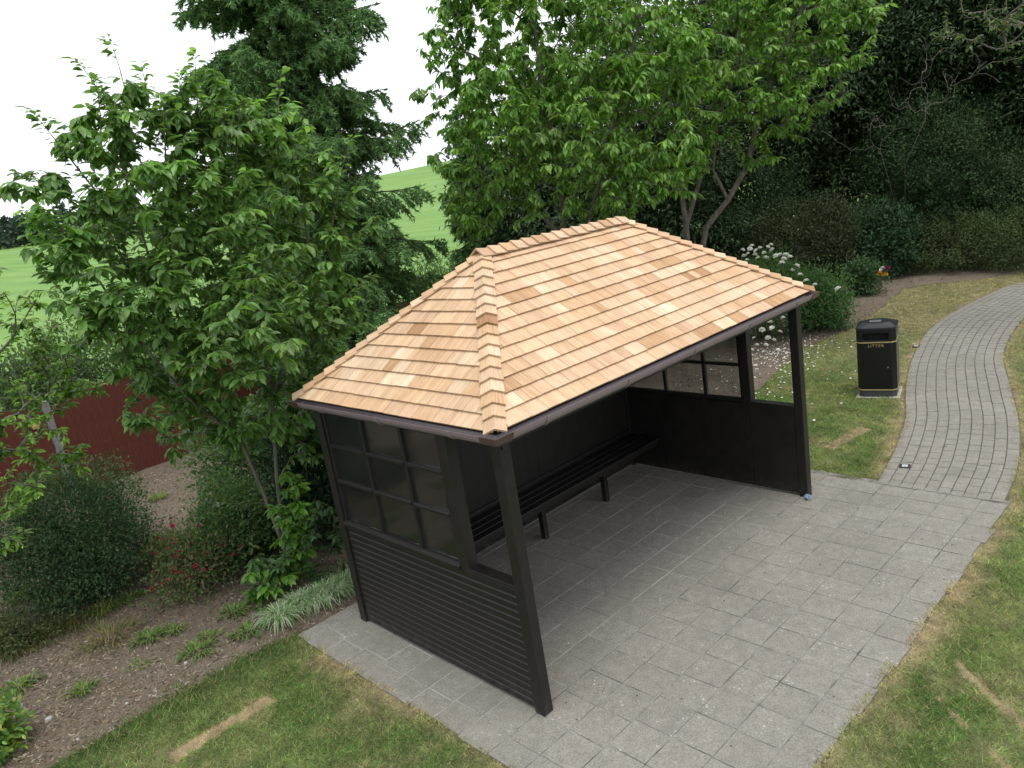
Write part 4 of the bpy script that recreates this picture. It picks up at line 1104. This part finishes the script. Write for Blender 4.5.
# ---- conifers
def conifer(name, label, base, H, Rb, seed, nb=130, z0=.8, pal=((.120, .225, .085), (.155, .270, .106), (.088, .175, .068)), need=.055, per=30, drop=.35, group=None, lean=(0, 0), sub=15):
    rng = np.random.default_rng(seed); root = thing(name, label, 'tree', tuple(base), group=group); ed = []; axis = lambda z: np.array([lean[0]*z/H, lean[1]*z/H, z])
    zs = np.linspace(0, H, 14)
    for a, b_ in zip(zs[:-1], zs[1:]): ed.append((axis(a), axis(b_), .16*(1-a/H)+.012, .16*(1-b_/H)+.012))
    bl = []
    for i in range(nb):
        z = z0+(H-z0-.2)*(i+rng.random())/nb; az = i*2.39996+rng.normal(0, .2); R = Rb*(1-(z-z0)/(H-z0))**.6*rng.uniform(.55, 1.12)+.15; up_ = rng.normal(.12, .14); dr_ = drop*rng.uniform(.5, 1.4)
        d = np.array([math.cos(az), math.sin(az), 0]); p = axis(z); pts = [p]
        for s_ in np.linspace(0, 1, 8)[1:]:
            pts.append(p+d*R*s_+np.array([0, 0, R*(up_*s_-dr_*s_*s_+.16*s_**4)]))
        pts = np.array(pts)
        for j in range(7): ed.append((pts[j], pts[j+1], .022*(1-j/8)*R/Rb+.004, .022*(1-(j+1)/8)*R/Rb+.003))
        side = np.cross(d, (0, 0, 1)); k = int(sub*(.5+R/Rb))
        for j in range(k):
            t = .08+.92*(j+rng.random())/k; q_ = np.array([np.interp(t*7, range(8), pts[:, c_]) for c_ in range(3)]); sg = 1 if j % 2 else -1
            ln = (.20+.40*(1-t*.75))*rng.uniform(.7, 1.2)*R/Rb**.9; dv = unit((d*.7+side*sg*rng.uniform(.2, 1.0)+np.array([0, 0, -.25-.75*rng.random()]))[None])[0]
            bl.append((q_, q_+dv*ln)); 
            if ln > .22:
                for _ in range(2):
                    t2 = rng.uniform(.25, .8); q2 = q_+dv*ln*t2; dv2 = unit((dv*.5+side*rng.normal(0, .8)+d*.3+np.array([0, 0, -.9]))[None])[0]; bl.append((q2, q2+dv2*ln*.7))
        bl.append((pts[6], pts[7]+d*.12))
    A = np.array([b_[0] for b_ in bl]); B = np.array([b_[1] for b_ in bl]); nl = len(bl)
    t = rng.random((nl, per)); P_ = (A[:, None]+(B-A)[:, None]*t[..., None]).reshape(-1, 3); k = len(P_)
    dv = np.repeat(unit(B-A), per, 0)*.8+unit(rng.normal(size=(k, 3)))*.75; ln = need*rng.uniform(.7, 1.3, k)
    tip = np.repeat(rng.uniform(.75, 1.3, nl), per)
    col = pick_col(pal, k, rng, .8, 1.2)*tip[:, None]
    V, F, C = scatter(LEAF3, LEAF3F, P_, frames(dv, rng.normal(size=(k, 3))), np.stack([ln*.30, ln, ln], 1), col)
    tag(fast('crown', V, F, M['needle'], root, col=C), kind='stuff')
    V, F = tubes(ed, 6); fast('trunk', V, F, M['bark_dark'], root, smooth=True)
    return root
cb = at(345, 330, 14.0); conifer('spruce_tree', 'tall blue-green spruce with drooping branches behind the cherry', (cb[0], cb[1], 0), 13.5, 1.85, 31, nb=330, z0=1.0, per=36, need=.08, sub=25)
cb = at(478, 200, 18.5); conifer('fir_tree', 'small dark fir between the spruce and the bright broadleaf tree', (cb[0], cb[1], 0), 5.9, .85, 32, nb=110, z0=.6, per=30, need=.09, sub=12)

# ---- dark evergreen trees and shrubs closing the back of the garden
GY = 'dark evergreens at the back of the garden'
def yew(px, py, d, H, R, seed, label, ntw=1500, pal=G_DARK, base_z=.6, per=26, llen=.135):
    ntw = int(ntw*2.3)
    p = at(px, py, d); b_ = (p[0], p[1], 0); rng = np.random.default_rng(seed); bl = []
    for k in range(16):
        z = base_z+(H-base_z)*(k+.5)/16; w = R*(.55+.55*math.sin(math.pi*min(1, (z/H)*.9+.12)))*(1-.45*max(0, z/H-.55)); a = rng.random()*6.28
        bl.append(((p[0]+math.cos(a)*w*.45, p[1]+math.sin(a)*w*.45, z), (w*.75, w*.75, H/16*1.7)))
    root, _ = shrub('yew_tree', label, 'tree', b_, bl, ntw, per, llen, .46, pal, seed, GY, tmpl=3, spread=.17, stems=22, bark='bark_dark', droop=.55, lump=.6, shell=.5)
    ed = []; q_ = np.array([0, 0, -.05])
    for k in range(8):
        n_ = q_+np.array([rng.normal(0, .06), rng.normal(0, .06), H*.75/8]); ed.append((q_, n_, .20*(1-k/9), .20*(1-(k+1)/9))); q_ = n_
    V, F = tubes(ed, 9); fast('trunk', V, F, M['bark_dark'], root, smooth=True)
yew(905, 60, 26.0, 11.0, 2.6, 41, 'tallest dark evergreen tree behind the dead grey branches', 2200, base_z=1.6)
yew(1010, 60, 26.5, 11.0, 2.6, 42, 'dark evergreen tree behind the hedge at the right edge', 2000)
yew(815, 100, 26.0, 11.0, 2.6, 43, 'dark evergreen tree directly behind the multi-stemmed tree', 2000, base_z=2.2)
yew(715, 120, 24.0, 9.0, 2.4, 44, 'dark evergreen tree seen between the curved grey trunks', 1000)
yew(620, 130, 22.0, 8.0, 2.4, 45, 'dark evergreen tree behind the roof ridge\'s right end', 800)
yew(530, 150, 19.0, 6.0, 1.9, 46, 'dark evergreen tree behind the roof ridge\'s left end', 700)
yew(1120, 90, 25.0, 9.0, 2.6, 47, 'dark evergreen tree past the right edge of the lawn', 600)
yew(1230, 110, 24.0, 8.0, 2.6, 48, 'farthest right dark evergreen tree beyond the lawn', 600)
pal_b = [(.036, .050, .020), (.046, .062, .025), (.030, .042, .018)]
def mound(name, label, cat, px, py, d, rx, rz, seed, pal, ntw=520, per=26, llen=.07, group=None, lw=.42, mat='leaf_dark', tall=None, **kw):
    p = at(px, py, d); r_ = np.random.default_rng(seed); H = rz; bl = [((p[0], p[1], H*.45), (rx*.85, rx*.85, H*.5))]
    for k in range(6):
        a = r_.random()*6.28; bl.append(((p[0]+math.cos(a)*rx*.5, p[1]+math.sin(a)*rx*.5, H*r_.uniform(.3, .68)), (rx*.5, rx*.5, H*.33)))
    return shrub(name, label, cat, (p[0], p[1], .02), bl, ntw, per, llen, lw, pal, seed, group, mat, **kw)
mound('evergreen_shrub', 'brownish dark evergreen shrub behind the white roses', 'shrub', 800, 240, 20.6, 1.45, 2.5, 51, pal_b, 800, 28, .07)
mound('evergreen_shrub', 'dark shrub with pale grey dead branches in front of the evergreens', 'shrub', 935, 190, 23.6, 2.2, 4.4, 52, [(.034, .068, .026), (.046, .084, .032), (.026, .052, .020)], 1900, 26, .08)
mound('laurel_shrub', 'glossy green laurel between the pansies and the hedge', 'shrub', 885, 235, 21.2, .75, 1.9, 53, [(.030, .072, .032), (.042, .090, .040), (.024, .058, .026)], 420, 16, .11)
mound('evergreen_shrub', 'dark shrub in the shade behind the multi-stemmed tree', 'shrub', 745, 215, 21.5, 1.5, 2.6, 54, G_DARK, 700, 26, .08)
mound('evergreen_shrub', 'dark shrub filling the gap between the roses and the back evergreens', 'shrub', 790, 205, 22.5, 1.6, 3.4, 58, G_DARK, 800, 26, .08)
mound('evergreen_shrub', 'dark shrub at the foot of the tallest evergreen', 'shrub', 850, 215, 22.0, 1.2, 2.0, 55, G_DARK, 500, 26, .08)
mound('evergreen_shrub', 'grey-green shrub above the hedge at the right edge', 'shrub', 1010, 185, 23.2, 1.6, 3.4, 56, [(.045, .082, .034), (.058, .098, .040), (.036, .066, .028)], 900, 26, .08)
# low hedge beside the far lawn
hp = [at(a, 245, d) for a, d in ((915, 21.9), (942, 21.8), (970, 21.7), (1000, 21.5), (1030, 21.2))]
bl = [((p[0]+.1, p[1], .62), (1.05, 1.0, .82)) for p in hp]
shrub('hedge', 'low broad olive-green hedge along the far end of the lawn', 'hedge', (hp[2][0], hp[2][1], .02), bl, 1700, 26, .055, .45, [(.060, .090, .034), (.076, .110, .042), (.048, .074, .028)], 57, spread=.09, lump=.25, shell=.6)
# dead branches
db = at(905, 235, 22.6); rng = np.random.default_rng(8); ed = []
root = thing('dead_branches', 'tangle of bare pale grey branches in front of the dark shrub', 'branches', (db[0], db[1], 0))
ends_ = [at(a, b_, 21.2+rng.uniform(-.4, .4)) for a, b_ in ((895, 92), (930, 60), (955, 85), (870, 130), (865, 150), (925, 72), (945, 78), (900, 110), (885, 125), (960, 70))]
b0_ = np.array([db[0], db[1], 0.0])
edges, tw = grow_tree([[b0_, b0_+(0, 0, .8), at(905, 165, 21.8), at(925, 120, 21.4)], [b0_+(0, 0, .8), at(880, 150, 21.6)]], np.vstack([np.array(ends_)]+[np.array(ends_)+rng.normal(0, .35, (10, 3)) for _ in range(6)]), rng, .003, .32, .18, .3)
V, F = tubes(edges, 5); fast('branch', V-b0_, F, M['bark_dead'], root, smooth=True)

# ---- roses and bedding by the right-hand bed
def flowers(root, pts, size, pals, seed, petals=6, normal=None):
    rng = np.random.default_rng(seed); b_ = np.array(root.location)
    ms = []
    for pal in pals:
        V_, F_, C_ = [], [], []
        for ring_, rad_, tilt in ((petals, 1.0, .1), (petals, .92, .8), (petals-1, .75, 2.2)):
            a = np.arange(ring_)*2*math.pi/ring_; d = np.stack([np.cos(a), np.sin(a), np.full(ring_, tilt)], 1)
            v_, f_, c_ = scatter(LEAF4*np.array([1.3, 1, 1.5]), LEAF4F, np.zeros((ring_, 3)), frames(d, np.tile([0, 0, 1.], (ring_, 1))), np.full(ring_, rad_), np.tile(pal, (ring_, 1)))
            F_.append(f_+sum(len(q_) for q_ in V_)); V_.append(v_); C_.append(c_)
        ms.append(fast_me('flower', np.vstack(V_), np.vstack(F_), M['petal'], col=np.vstack(C_)))
    for p in pts:
        o = link('flower', ms[rng.integers(0, len(ms))], root); o.location = tuple(np.array(p)-b_); o.scale = (size*rng.uniform(.7, 1.15),)*3
        o.rotation_euler = (rng.uniform(-.1, .6), rng.uniform(-.6, .1), rng.uniform(0, 6))
GR_ = [(.050, .120, .030), (.065, .140, .036), (.042, .100, .028)]
root, _ = mound('rose_bush', 'rose bush with white blooms showing over the right hip of the roof', 'bush', 762, 300, 15.6, 1.0, 1.75, 61, GR_, 420, 18, .075, mat='leaf')
pts = [at(a, b_, 14.55+.25*math.sin(a)) for a, b_ in ((743,250),(748,254),(752,246),(756,251),(760,248),(764,253),(768,247),(772,250),(776,256),(780,255),(786,255),(790,257),(758,258),(747,260),(782,263),(762,330),(768,338),(757,345),(772,328),(778,350),(764,352),(770,322),(783,318),(754,338),(760,360),(744,256),(750,249),(766,258),(771,245),(784,259),(755,255),(766,345),(774,340),(752,350),(780,332))]
flowers(root, pts, .062, [(.85, .87, .84), (.80, .82, .77)], 3)
root, _ = mound('peony_bush', 'dense green bush with a few white blooms at the roof\'s right corner', 'bush', 808, 305, 16.0, .85, 1.35, 62, [(.046, .120, .030), (.060, .145, .036), (.038, .095, .028)], 420, 20, .075, mat='leaf')
pts = [at(a, b_, 15.1+.2*math.sin(a*2)) for a, b_ in ((792,271),(800,275),(806,281),(815,285),(838,289),(797,266))]
flowers(root, pts, .066, [(.85, .87, .84)], 4)
root, _ = mound('bedding_plant', 'leafy plant with purple yellow and white flowers before the hedge', 'plant', 866, 283, 19.3, .42, .85, 63, [(.050, .110, .040), (.040, .095, .034)], 220, 18, .08, mat='leaf')
pts = [at(a, b_, 18.8) for a, b_ in ((880,273),(883,275),(878,275),(885,271),(886,268),(889,269),(883,268),(881,270),(886,274))]
flowers(root, pts[:3]+pts[8:], .06, [(.75, .42, .03)], 5); flowers(root, pts[3:6], .06, [(.30, .05, .22)], 6); flowers(root, pts[6:8], .06, [(.8, .8, .82)], 7)
# fallen white petals
rng = np.random.default_rng(77); k = 420
ctr_ = np.array([9.4, 2.95]); x = ctr_[0]+rng.normal(0, .9, k); y = ctr_[1]+rng.normal(0, .38, k); k2 = 60; x = np.concatenate([x, rng.uniform(6, 9.5, k2)]); y = np.concatenate([y, rng.uniform(.9, 2.4, k2)]); k += k2
z = np.where(y > bed_edge(x), bed_z(x, y), .012)+.012
V, F, C = scatter(LEAF4, LEAF4F, np.stack([x, y, z], 1), frames(np.stack([rng.normal(size=k), rng.normal(size=k), rng.normal(0, .2, k)], 1), np.tile([0, 0, 1.], (k, 1))+rng.normal(0, .3, (k, 3))), rng.uniform(.025, .05, k), np.tile([.78, .77, .72], (k, 1)))
tag(fast('fallen_petals', V, F, M['petal'], col=C), 'white petals scattered on the bed and lawn beyond the shelter', 'petals', kind='stuff')

# ---- plants of the left-hand bed
root, _ = mound('dense_shrub', 'rounded dark grey-green shrub in front of the red-brown fence', 'shrub', 78, 535, 9.6, .92, 1.7, 71, [(.048, .100, .040), (.066, .125, .050), (.037, .078, .033), (.085, .150, .062)], 1300, 28, .045, mat='leaf_dark', spread=.07, shell=.6, lump=.3)
root, cc_ = mound('flowering_shrub', 'low straggly shrub with small crimson flowers in the bark mulch', 'shrub', 195, 575, 8.7, .66, .72, 72, [(.085, .15, .05), (.065, .12, .042), (.13, .17, .065), (.16, .13, .075)], 300, 16, .05, mat='leaf', spread=.07, shell=.3, stems=40)
flowers(root, [c_+np.array([0, 0, .04]) for c_ in cc_[:110] if c_[2] > .25], .03, [(.38, .03, .06), (.42, .05, .10)], 8, petals=5)
mound('leafy_shrub', 'mid-green shrub under the cherry beside the shelter', 'shrub', 245, 540, 9.1, .60, 1.0, 73, [(.078, .160, .05), (.10, .19, .06), (.062, .13, .043)], 480, 16, .065, mat='leaf', spread=.08)
mound('evergreen_shrub', 'dark leafy shrub pressed against the back corner of the shelter', 'shrub', 330, 540, 8.75, .52, 1.65, 74, [(.022, .048, .022), (.03, .06, .026), (.018, .038, .02)], 520, 16, .075, mat='leaf_dark', spread=.08)
mound('leafy_shrub', 'green shrub behind the cherry trunk near the fence', 'shrub', 250, 480, 10.6, .75, 1.5, 75, [(.055, .12, .04), (.075, .15, .048)], 480, 16, .075, mat='leaf', spread=.1)
mound('leafy_shrub', 'pale yellow-green low plant beside the mulch track', 'plant', 165, 535, 9.6, .35, .38, 77, [(.13, .18, .06), (.10, .15, .05), (.18, .20, .08)], 130, 14, .06, mat='leaf', spread=.06)
mound('leafy_shrub', 'low dull-green plant left of the dark round shrub', 'plant', 15, 590, 8.9, .5, .4, 78, [(.07, .11, .04), (.10, .13, .055)], 190, 14, .05, mat='leaf', spread=.07)
mound('leafy_shrub', 'loose bright green plant between the crimson flowers and the suckers', 'plant', 225, 560, 8.9, .38, .55, 79, [(.08, .15, .045), (.10, .18, .055)], 170, 14, .06, mat='leaf', spread=.07)
# bright sucker growth at the foot of the cherry
rng = np.random.default_rng(12); sb = np.array([.07, 3.56, .0]); root = thing('leafy_sapling', 'lime-green leafy suckers growing at the foot of the cherry trunk', 'sapling', tuple(sb))
tg = np.vstack([at(a, b_, 7.85+rng.uniform(-.2, .2)) for a, b_ in ((285,490),(292,505),(298,498),(303,520),(290,530),(306,535),(297,545),(283,520),(300,560),(288,555),(295,515),(280,540),(308,550),(275,505),(300,480),(310,510),(286,475),(294,570),(278,560))]+[at(a, b_, 7.6+rng.uniform(-.1, .2)) for a, b_ in ((262,585),(275,575),(270,600),(285,590),(258,600),(290,575),(252,590),(265,570),(280,605),(248,575),(272,588),(262,610))])
edges, tw = grow_tree([[sb, sb+(0, 0, .25), sb+(.02, 0, .55)]], tg, rng, .003, .4, .1, .1); V, F = tubes(edges, 5); fast('stem', V-sb, F, M['twig'], root, smooth=True)
p, fr, sc = twig_leaves(tw, 32, rng, .125, .45, .34); V, F, C = scatter(LEAF8, LEAF8F, p-sb, fr, sc, pick_col([(.12, .26, .04), (.15, .30, .05), (.09, .21, .035)], len(p), rng)); tag(fast('foliage', V, F, M['leaf'], root, col=C), kind='stuff')
def leafy_clump(name, label, cat, base, pix, d, per, llen, pal, seed, droop=.5):
    rng = np.random.default_rng(seed); sb = np.array(base, float); root = thing(name, label, cat, tuple(sb)); tg = np.vstack([at(a, b_, d+rng.uniform(-.2, .2)) for a, b_ in pix]); tg[:, 2] = np.maximum(tg[:, 2], .06)
    edges, tw = grow_tree([[sb, sb+(0, 0, .12), sb+(.02, 0, .25)]], tg, rng, .003, .4, .1, .1); V, F = tubes(edges, 5); fast('stem', V-sb, F, M['twig'], root, smooth=True)
    p, fr, sc = twig_leaves(tw, per, rng, llen, droop, .3); V, F, C = scatter(LEAF8, LEAF8F, p-sb, fr, sc, pick_col(pal, len(p), rng, .6, 1.35)); tag(fast('foliage', V, F, M['leaf'], root, col=C), kind='stuff')
rr = random.Random(4)
leafy_clump('leafy_plant', 'broad-leaved mid-green plant between the suckers and the mulch', 'plant', (-.18, 3.62, .02), [(rr.uniform(248, 292), rr.uniform(552, 612)) for _ in range(34)], 7.75, 16, .11, [(.075, .17, .045), (.095, .20, .055), (.06, .14, .04)], 5)
leafy_clump('leafy_plant', 'dark broad-leaved plant beside the shelter\'s back corner post', 'plant', (.30, 3.15, .02), [(rr.uniform(305, 345), rr.uniform(500, 580)) for _ in range(34)], 7.75, 14, .10, [(.045, .10, .036), (.06, .125, .042)], 6)
leafy_clump('leafy_plant', 'yellowish leafy plant just left of the cherry trunk', 'plant', (-.05, 4.45, .02), [(rr.uniform(215, 262), rr.uniform(500, 560)) for _ in range(30)], 8.7, 14, .085, [(.12, .19, .055), (.15, .22, .07), (.09, .16, .05)], 7)
# striped ornamental grass along the terrace edge
def grass_clump(name, label, x, y, n, ln, pal, seed, group, w=.008, spread=.09):
    rng = np.random.default_rng(seed); z = float(bed_z(np.array([x]), np.array([y]))[0]) if y > 2.72 else .01
    root = thing(name, label, 'grass clump', (x, y, z), group=group); az = rng.random(n)*6.283; ln_ = ln*rng.uniform(.5, 1.2, n); out = rng.uniform(.3, 1.0, n)
    P0 = np.stack([np.cos(az)*spread*rng.random(n), np.sin(az)*spread*rng.random(n), np.zeros(n)], 1); d = np.stack([np.cos(az), np.sin(az), np.zeros(n)], 1); s = np.cross(d, (0, 0, 1))
    V_ = []
    for t in (0, .35, .7, 1.0):
        c_ = P0+d*(ln_*out*t)[:, None]+np.array([0, 0, 1.])*(ln_*(1.25*t-(.65+.55*out)*t*t))[:, None]; ww = w*(1-.85*t*t)
        V_ += [c_-s*ww/2, c_+s*ww/2]
    V_ = np.stack(V_, 1).reshape(-1, 3); Fq = np.array([(0,1,3,2), (2,3,5,4), (4,5,7,6)]); F = (Fq[None]+(np.arange(n)*8)[:, None, None]).reshape(-1, 4)
    V_[:, 2] = np.maximum(V_[:, 2], .004)
    tag(fast('blades', V_, F, M['grass'], root, col=np.repeat(pick_col(pal, n, rng), 8, 0)), kind='stuff'); return root
VAR = [(.32, .40, .26), (.20, .32, .15), (.42, .48, .36), (.13, .24, .09)]
ord_ = ('beside the cherry suckers', 'second from the cherry suckers', 'third from the cherry suckers', 'midway along the terrace edge', 'second from the shelter corner', 'at the shelter\'s back corner')
for i, (px, py) in enumerate(((282, 622), (300, 610), (316, 604), (328, 598), (340, 592), (350, 584))):
    w_ = at(px, py, 7.0); t_ = (CAM[2]-.04)/(CAM[2]-w_[2]); q_ = CAM+(w_-CAM)*t_
    grass_clump('ornamental_grass', 'white-striped ornamental grass clump '+ord_[i], q_[0], max(q_[1], 2.86), 420, .29, VAR, 300+i, 'striped grass clumps along the terrace edge')
def ground_pt(px, py, z=.03):
    w_ = at(px, py, 7.0); t_ = (CAM[2]-z)/(CAM[2]-w_[2]); return CAM+(w_-CAM)*t_
WE = [(.13, .20, .05), (.09, .16, .04), (.18, .22, .07)]
wl_ = ('near the bottom left bush', 'by the lawn edge', 'under the flowering shrub', 'in the open mulch', 'left of the striped grass', 'below the dark round shrub', 'at the far left of the mulch', 'on the mulch path near the fence', 'beside the leafy shrub')
for i, (px, py, n, ln) in enumerate(((85, 695, 90, .12), (175, 690, 40, .07), (175, 632, 70, .10), (140, 668, 40, .07), (210, 640, 80, .10), (105, 612, 140, .2), (20, 600, 160, .22), (160, 500, 90, .16), (165, 545, 160, .22))):
    q_ = ground_pt(px, py); grass_clump('weed', 'small green weed tuft '+wl_[i], q_[0], q_[1], n, ln, WE, 400+i, 'weed tufts in the mulched bed', .012, .12)
for i, (px, py, lab) in enumerate(((130, 600, 'green weed tuft at the right foot of the dark round shrub'), (60, 605, 'green weed tuft at the near foot of the dark round shrub'), (235, 615, 'green weed tuft between the crimson flowers and the striped grass'), (200, 655, 'green weed tuft on open mulch near the lawn'), (150, 640, 'green weed tuft in the middle of the mulch'), (250, 635, 'green weed tuft at the tip of the striped grass'), (215, 480, 'green weed tuft on the mulch track below the fence'), (20, 690, 'green weed tuft above the bottom left bush'))):
    q_ = ground_pt(px, py); grass_clump('weed', lab, q_[0], q_[1], 120, .13, [(.12, .20, .05), (.08, .15, .04), (.16, .20, .07)], 480+i, 'weed tufts in the mulched bed', .014, .16)
for i, (px, py, lab) in enumerate(((40, 640, 'loose straw-tinted grass tuft below the dark round shrub'), (75, 625, 'second straw-tinted grass tuft below the dark round shrub'), (110, 640, 'straw-tinted grass tuft nearest the open mulch'), (10, 655, 'straw-tinted grass tuft at the left edge'))):
    q_ = ground_pt(px, py); grass_clump('weed', lab, q_[0], q_[1], 260, .2, [(.16, .15, .06), (.10, .13, .045), (.22, .18, .09)], 450+i, 'straw-tinted tufts in the bed', .008, .3)
q_ = ground_pt(8, 752)
shrub('variegated_bush', 'yellow-green leafy bush in the bottom left corner', 'bush', (q_[0]-.12, q_[1]+.1, .02), [((q_[0]-.12, q_[1]+.1, .2), (.30, .30, .24)), ((q_[0]-.25, q_[1]+.2, .3), (.3, .3, .25))], 190, 12, .07, .5, [(.11, .22, .04), (.30, .38, .07), (.08, .17, .035), (.14, .26, .05)], 76, mat='leaf', tmpl=8, spread=.06)
# pale stones lying on the mulch
STN = [((50, 722), .028, 'larger pale stone on the mulch at the left'), ((78, 740), .012, 'small white stone below the larger pale stone'), ((128, 707), .014, 'small white stone in the open mulch'), ((187, 667), .016, 'pale pebble near the lawn edge'), ((222, 668), .014, 'pale pebble at the lawn edge by the striped grass')]
for i, ((px, py), s_, lab) in enumerate(STN):
    q_ = ground_pt(px, py); rr = random.Random(i); mb = MB()
    n_ = 7; vs = [(0, 0, .55)]+[(math.cos(a)*rr.uniform(.7, .95), math.sin(a)*rr.uniform(.6, .9), .35) for a in np.linspace(0, 6.283, n_, endpoint=False)]+[(math.cos(a)*rr.uniform(.95, 1.15), math.sin(a)*rr.uniform(.8, 1.0), -.3) for a in np.linspace(0, 6.283, n_, endpoint=False)]
    mb.add(vs, [(0, 1+k, 1+(k+1) % n_) for k in range(n_)]+[(1+k, 1+n_+k, 1+n_+(k+1) % n_, 1+(k+1) % n_) for k in range(n_)]+[tuple(range(2*n_, n_, -1))])
    o = tag(mb.build('stone', M['pad']), lab, 'stone', 'pale stones on the mulch'); o.location = (q_[0], q_[1], float(bed_z(np.array([q_[0]]), np.array([q_[1]]))[0])+s_*.25); o.scale = (s_*1.2,)*3; o.rotation_euler = (0, 0, i)

# ---- beyond the fence: field hedge and far wood
mound('field_shrub', 'green shrub beyond the fence under the cherry\'s left branches', 'shrub', 95, 345, 19.0, 1.7, 2.7, 81, [(.05, .095, .035), (.065, .12, .04)], 700, 18, .11, mat='leaf', spread=.16)
mound('field_shrub', 'dark green shrub beyond the fence at the left edge', 'shrub', 10, 370, 18.0, 1.5, 2.0, 82, [(.04, .075, .03), (.05, .09, .034)], 600, 18, .11, mat='leaf', spread=.16)
mound('field_shrub', 'pale green shrub beyond the fence in the gap beside the spruce', 'shrub', 440, 262, 22.0, 1.4, 2.3, 83, [(.07, .13, .045), (.085, .15, .05)], 500, 16, .11, mat='leaf', spread=.16)
mound('field_shrub', 'green shrub beyond the fence behind the spruce', 'shrub', 260, 300, 21.0, 2.0, 3.0, 84, [(.05, .095, .035), (.065, .12, .04)], 600, 16, .13, mat='leaf', spread=.2)
rng = np.random.default_rng(90); Vs, Fs, Cs, kk = [], [], [], 0
P_, N_ = [], []
for k in range(130):
    az = -1.0+1.35*rng.random(); dd = 470+rng.uniform(-25, 60); cx, cy = CAM[0]+dd*math.sin(az), CAM[1]+dd*math.cos(az); hz = float(hill(np.array([cx]), np.array([cy]))[0]); R = rng.uniform(6, 9.5); H = rng.uniform(11, 16)
    d = unit(rng.normal(size=(520, 3))); d[:, 2] = np.abs(d[:, 2]); p = np.array([cx, cy, hz])+d*np.array([R, R, H])*(.8+.35*rng.random((520, 1))); P_.append(p); N_.append(d)
P_, N_ = np.vstack(P_), np.vstack(N_); k = len(P_)
V, F, C = scatter(LEAF4, LEAF4F, P_, frames(N_+rng.normal(0, .7, (k, 3)), N_+.5*rng.normal(size=(k, 3))), np.stack([np.full(k, 1.7), np.full(k, 2.8), np.full(k, 1.8)], 1), pick_col([(.035, .065, .045), (.045, .075, .050), (.028, .052, .040)], k, rng))  # distance haze is put into the bluish leaf colours; no air is modelled
tag(fast('far_wood', V, F, M['leaf_dark'], col=C), 'dark wood along the skyline of the far field', 'wood', kind='stuff')

# ---- dry leaves and crumbs blown over the terrace and path
rng = np.random.default_rng(55); k = 260
x = np.concatenate([rng.uniform(-.45, 4.7, k), rng.uniform(4.9, 9, 60)]); y = np.concatenate([-1.7+4.0*rng.random(k)**1.4, np.zeros(60)])
y[k:] = [float(np.interp(a, PC[:, 0], PC[:, 1]))+rng.normal(0, .45) for a in x[k:]]
ok = (path_dist(x, y) < -.02) | ((x < 4.75) & (y > -1.7)); x, y = x[ok], y[ok]; k = len(x)
V, F, C = scatter(LEAF4, LEAF4F, np.stack([x, y, np.full(k, .0255)], 1), frames(np.stack([rng.normal(size=k), rng.normal(size=k), rng.normal(0, .12, k)], 1), np.tile([0, 0, 1.], (k, 1))+rng.normal(0, .15, (k, 3))),
                  np.stack([rng.uniform(.004, .018, k), rng.uniform(.008, .034, k)*rng.random(k)**.6, np.full(k, .02)], 1), pick_col([(.16, .11, .06), (.09, .10, .04), (.26, .22, .15), (.10, .07, .05)], k, rng))
tag(fast('leaf_litter', V, F, M['chip'], col=C), 'tiny dry leaves and crumbs scattered over the paving', 'litter', kind='stuff')
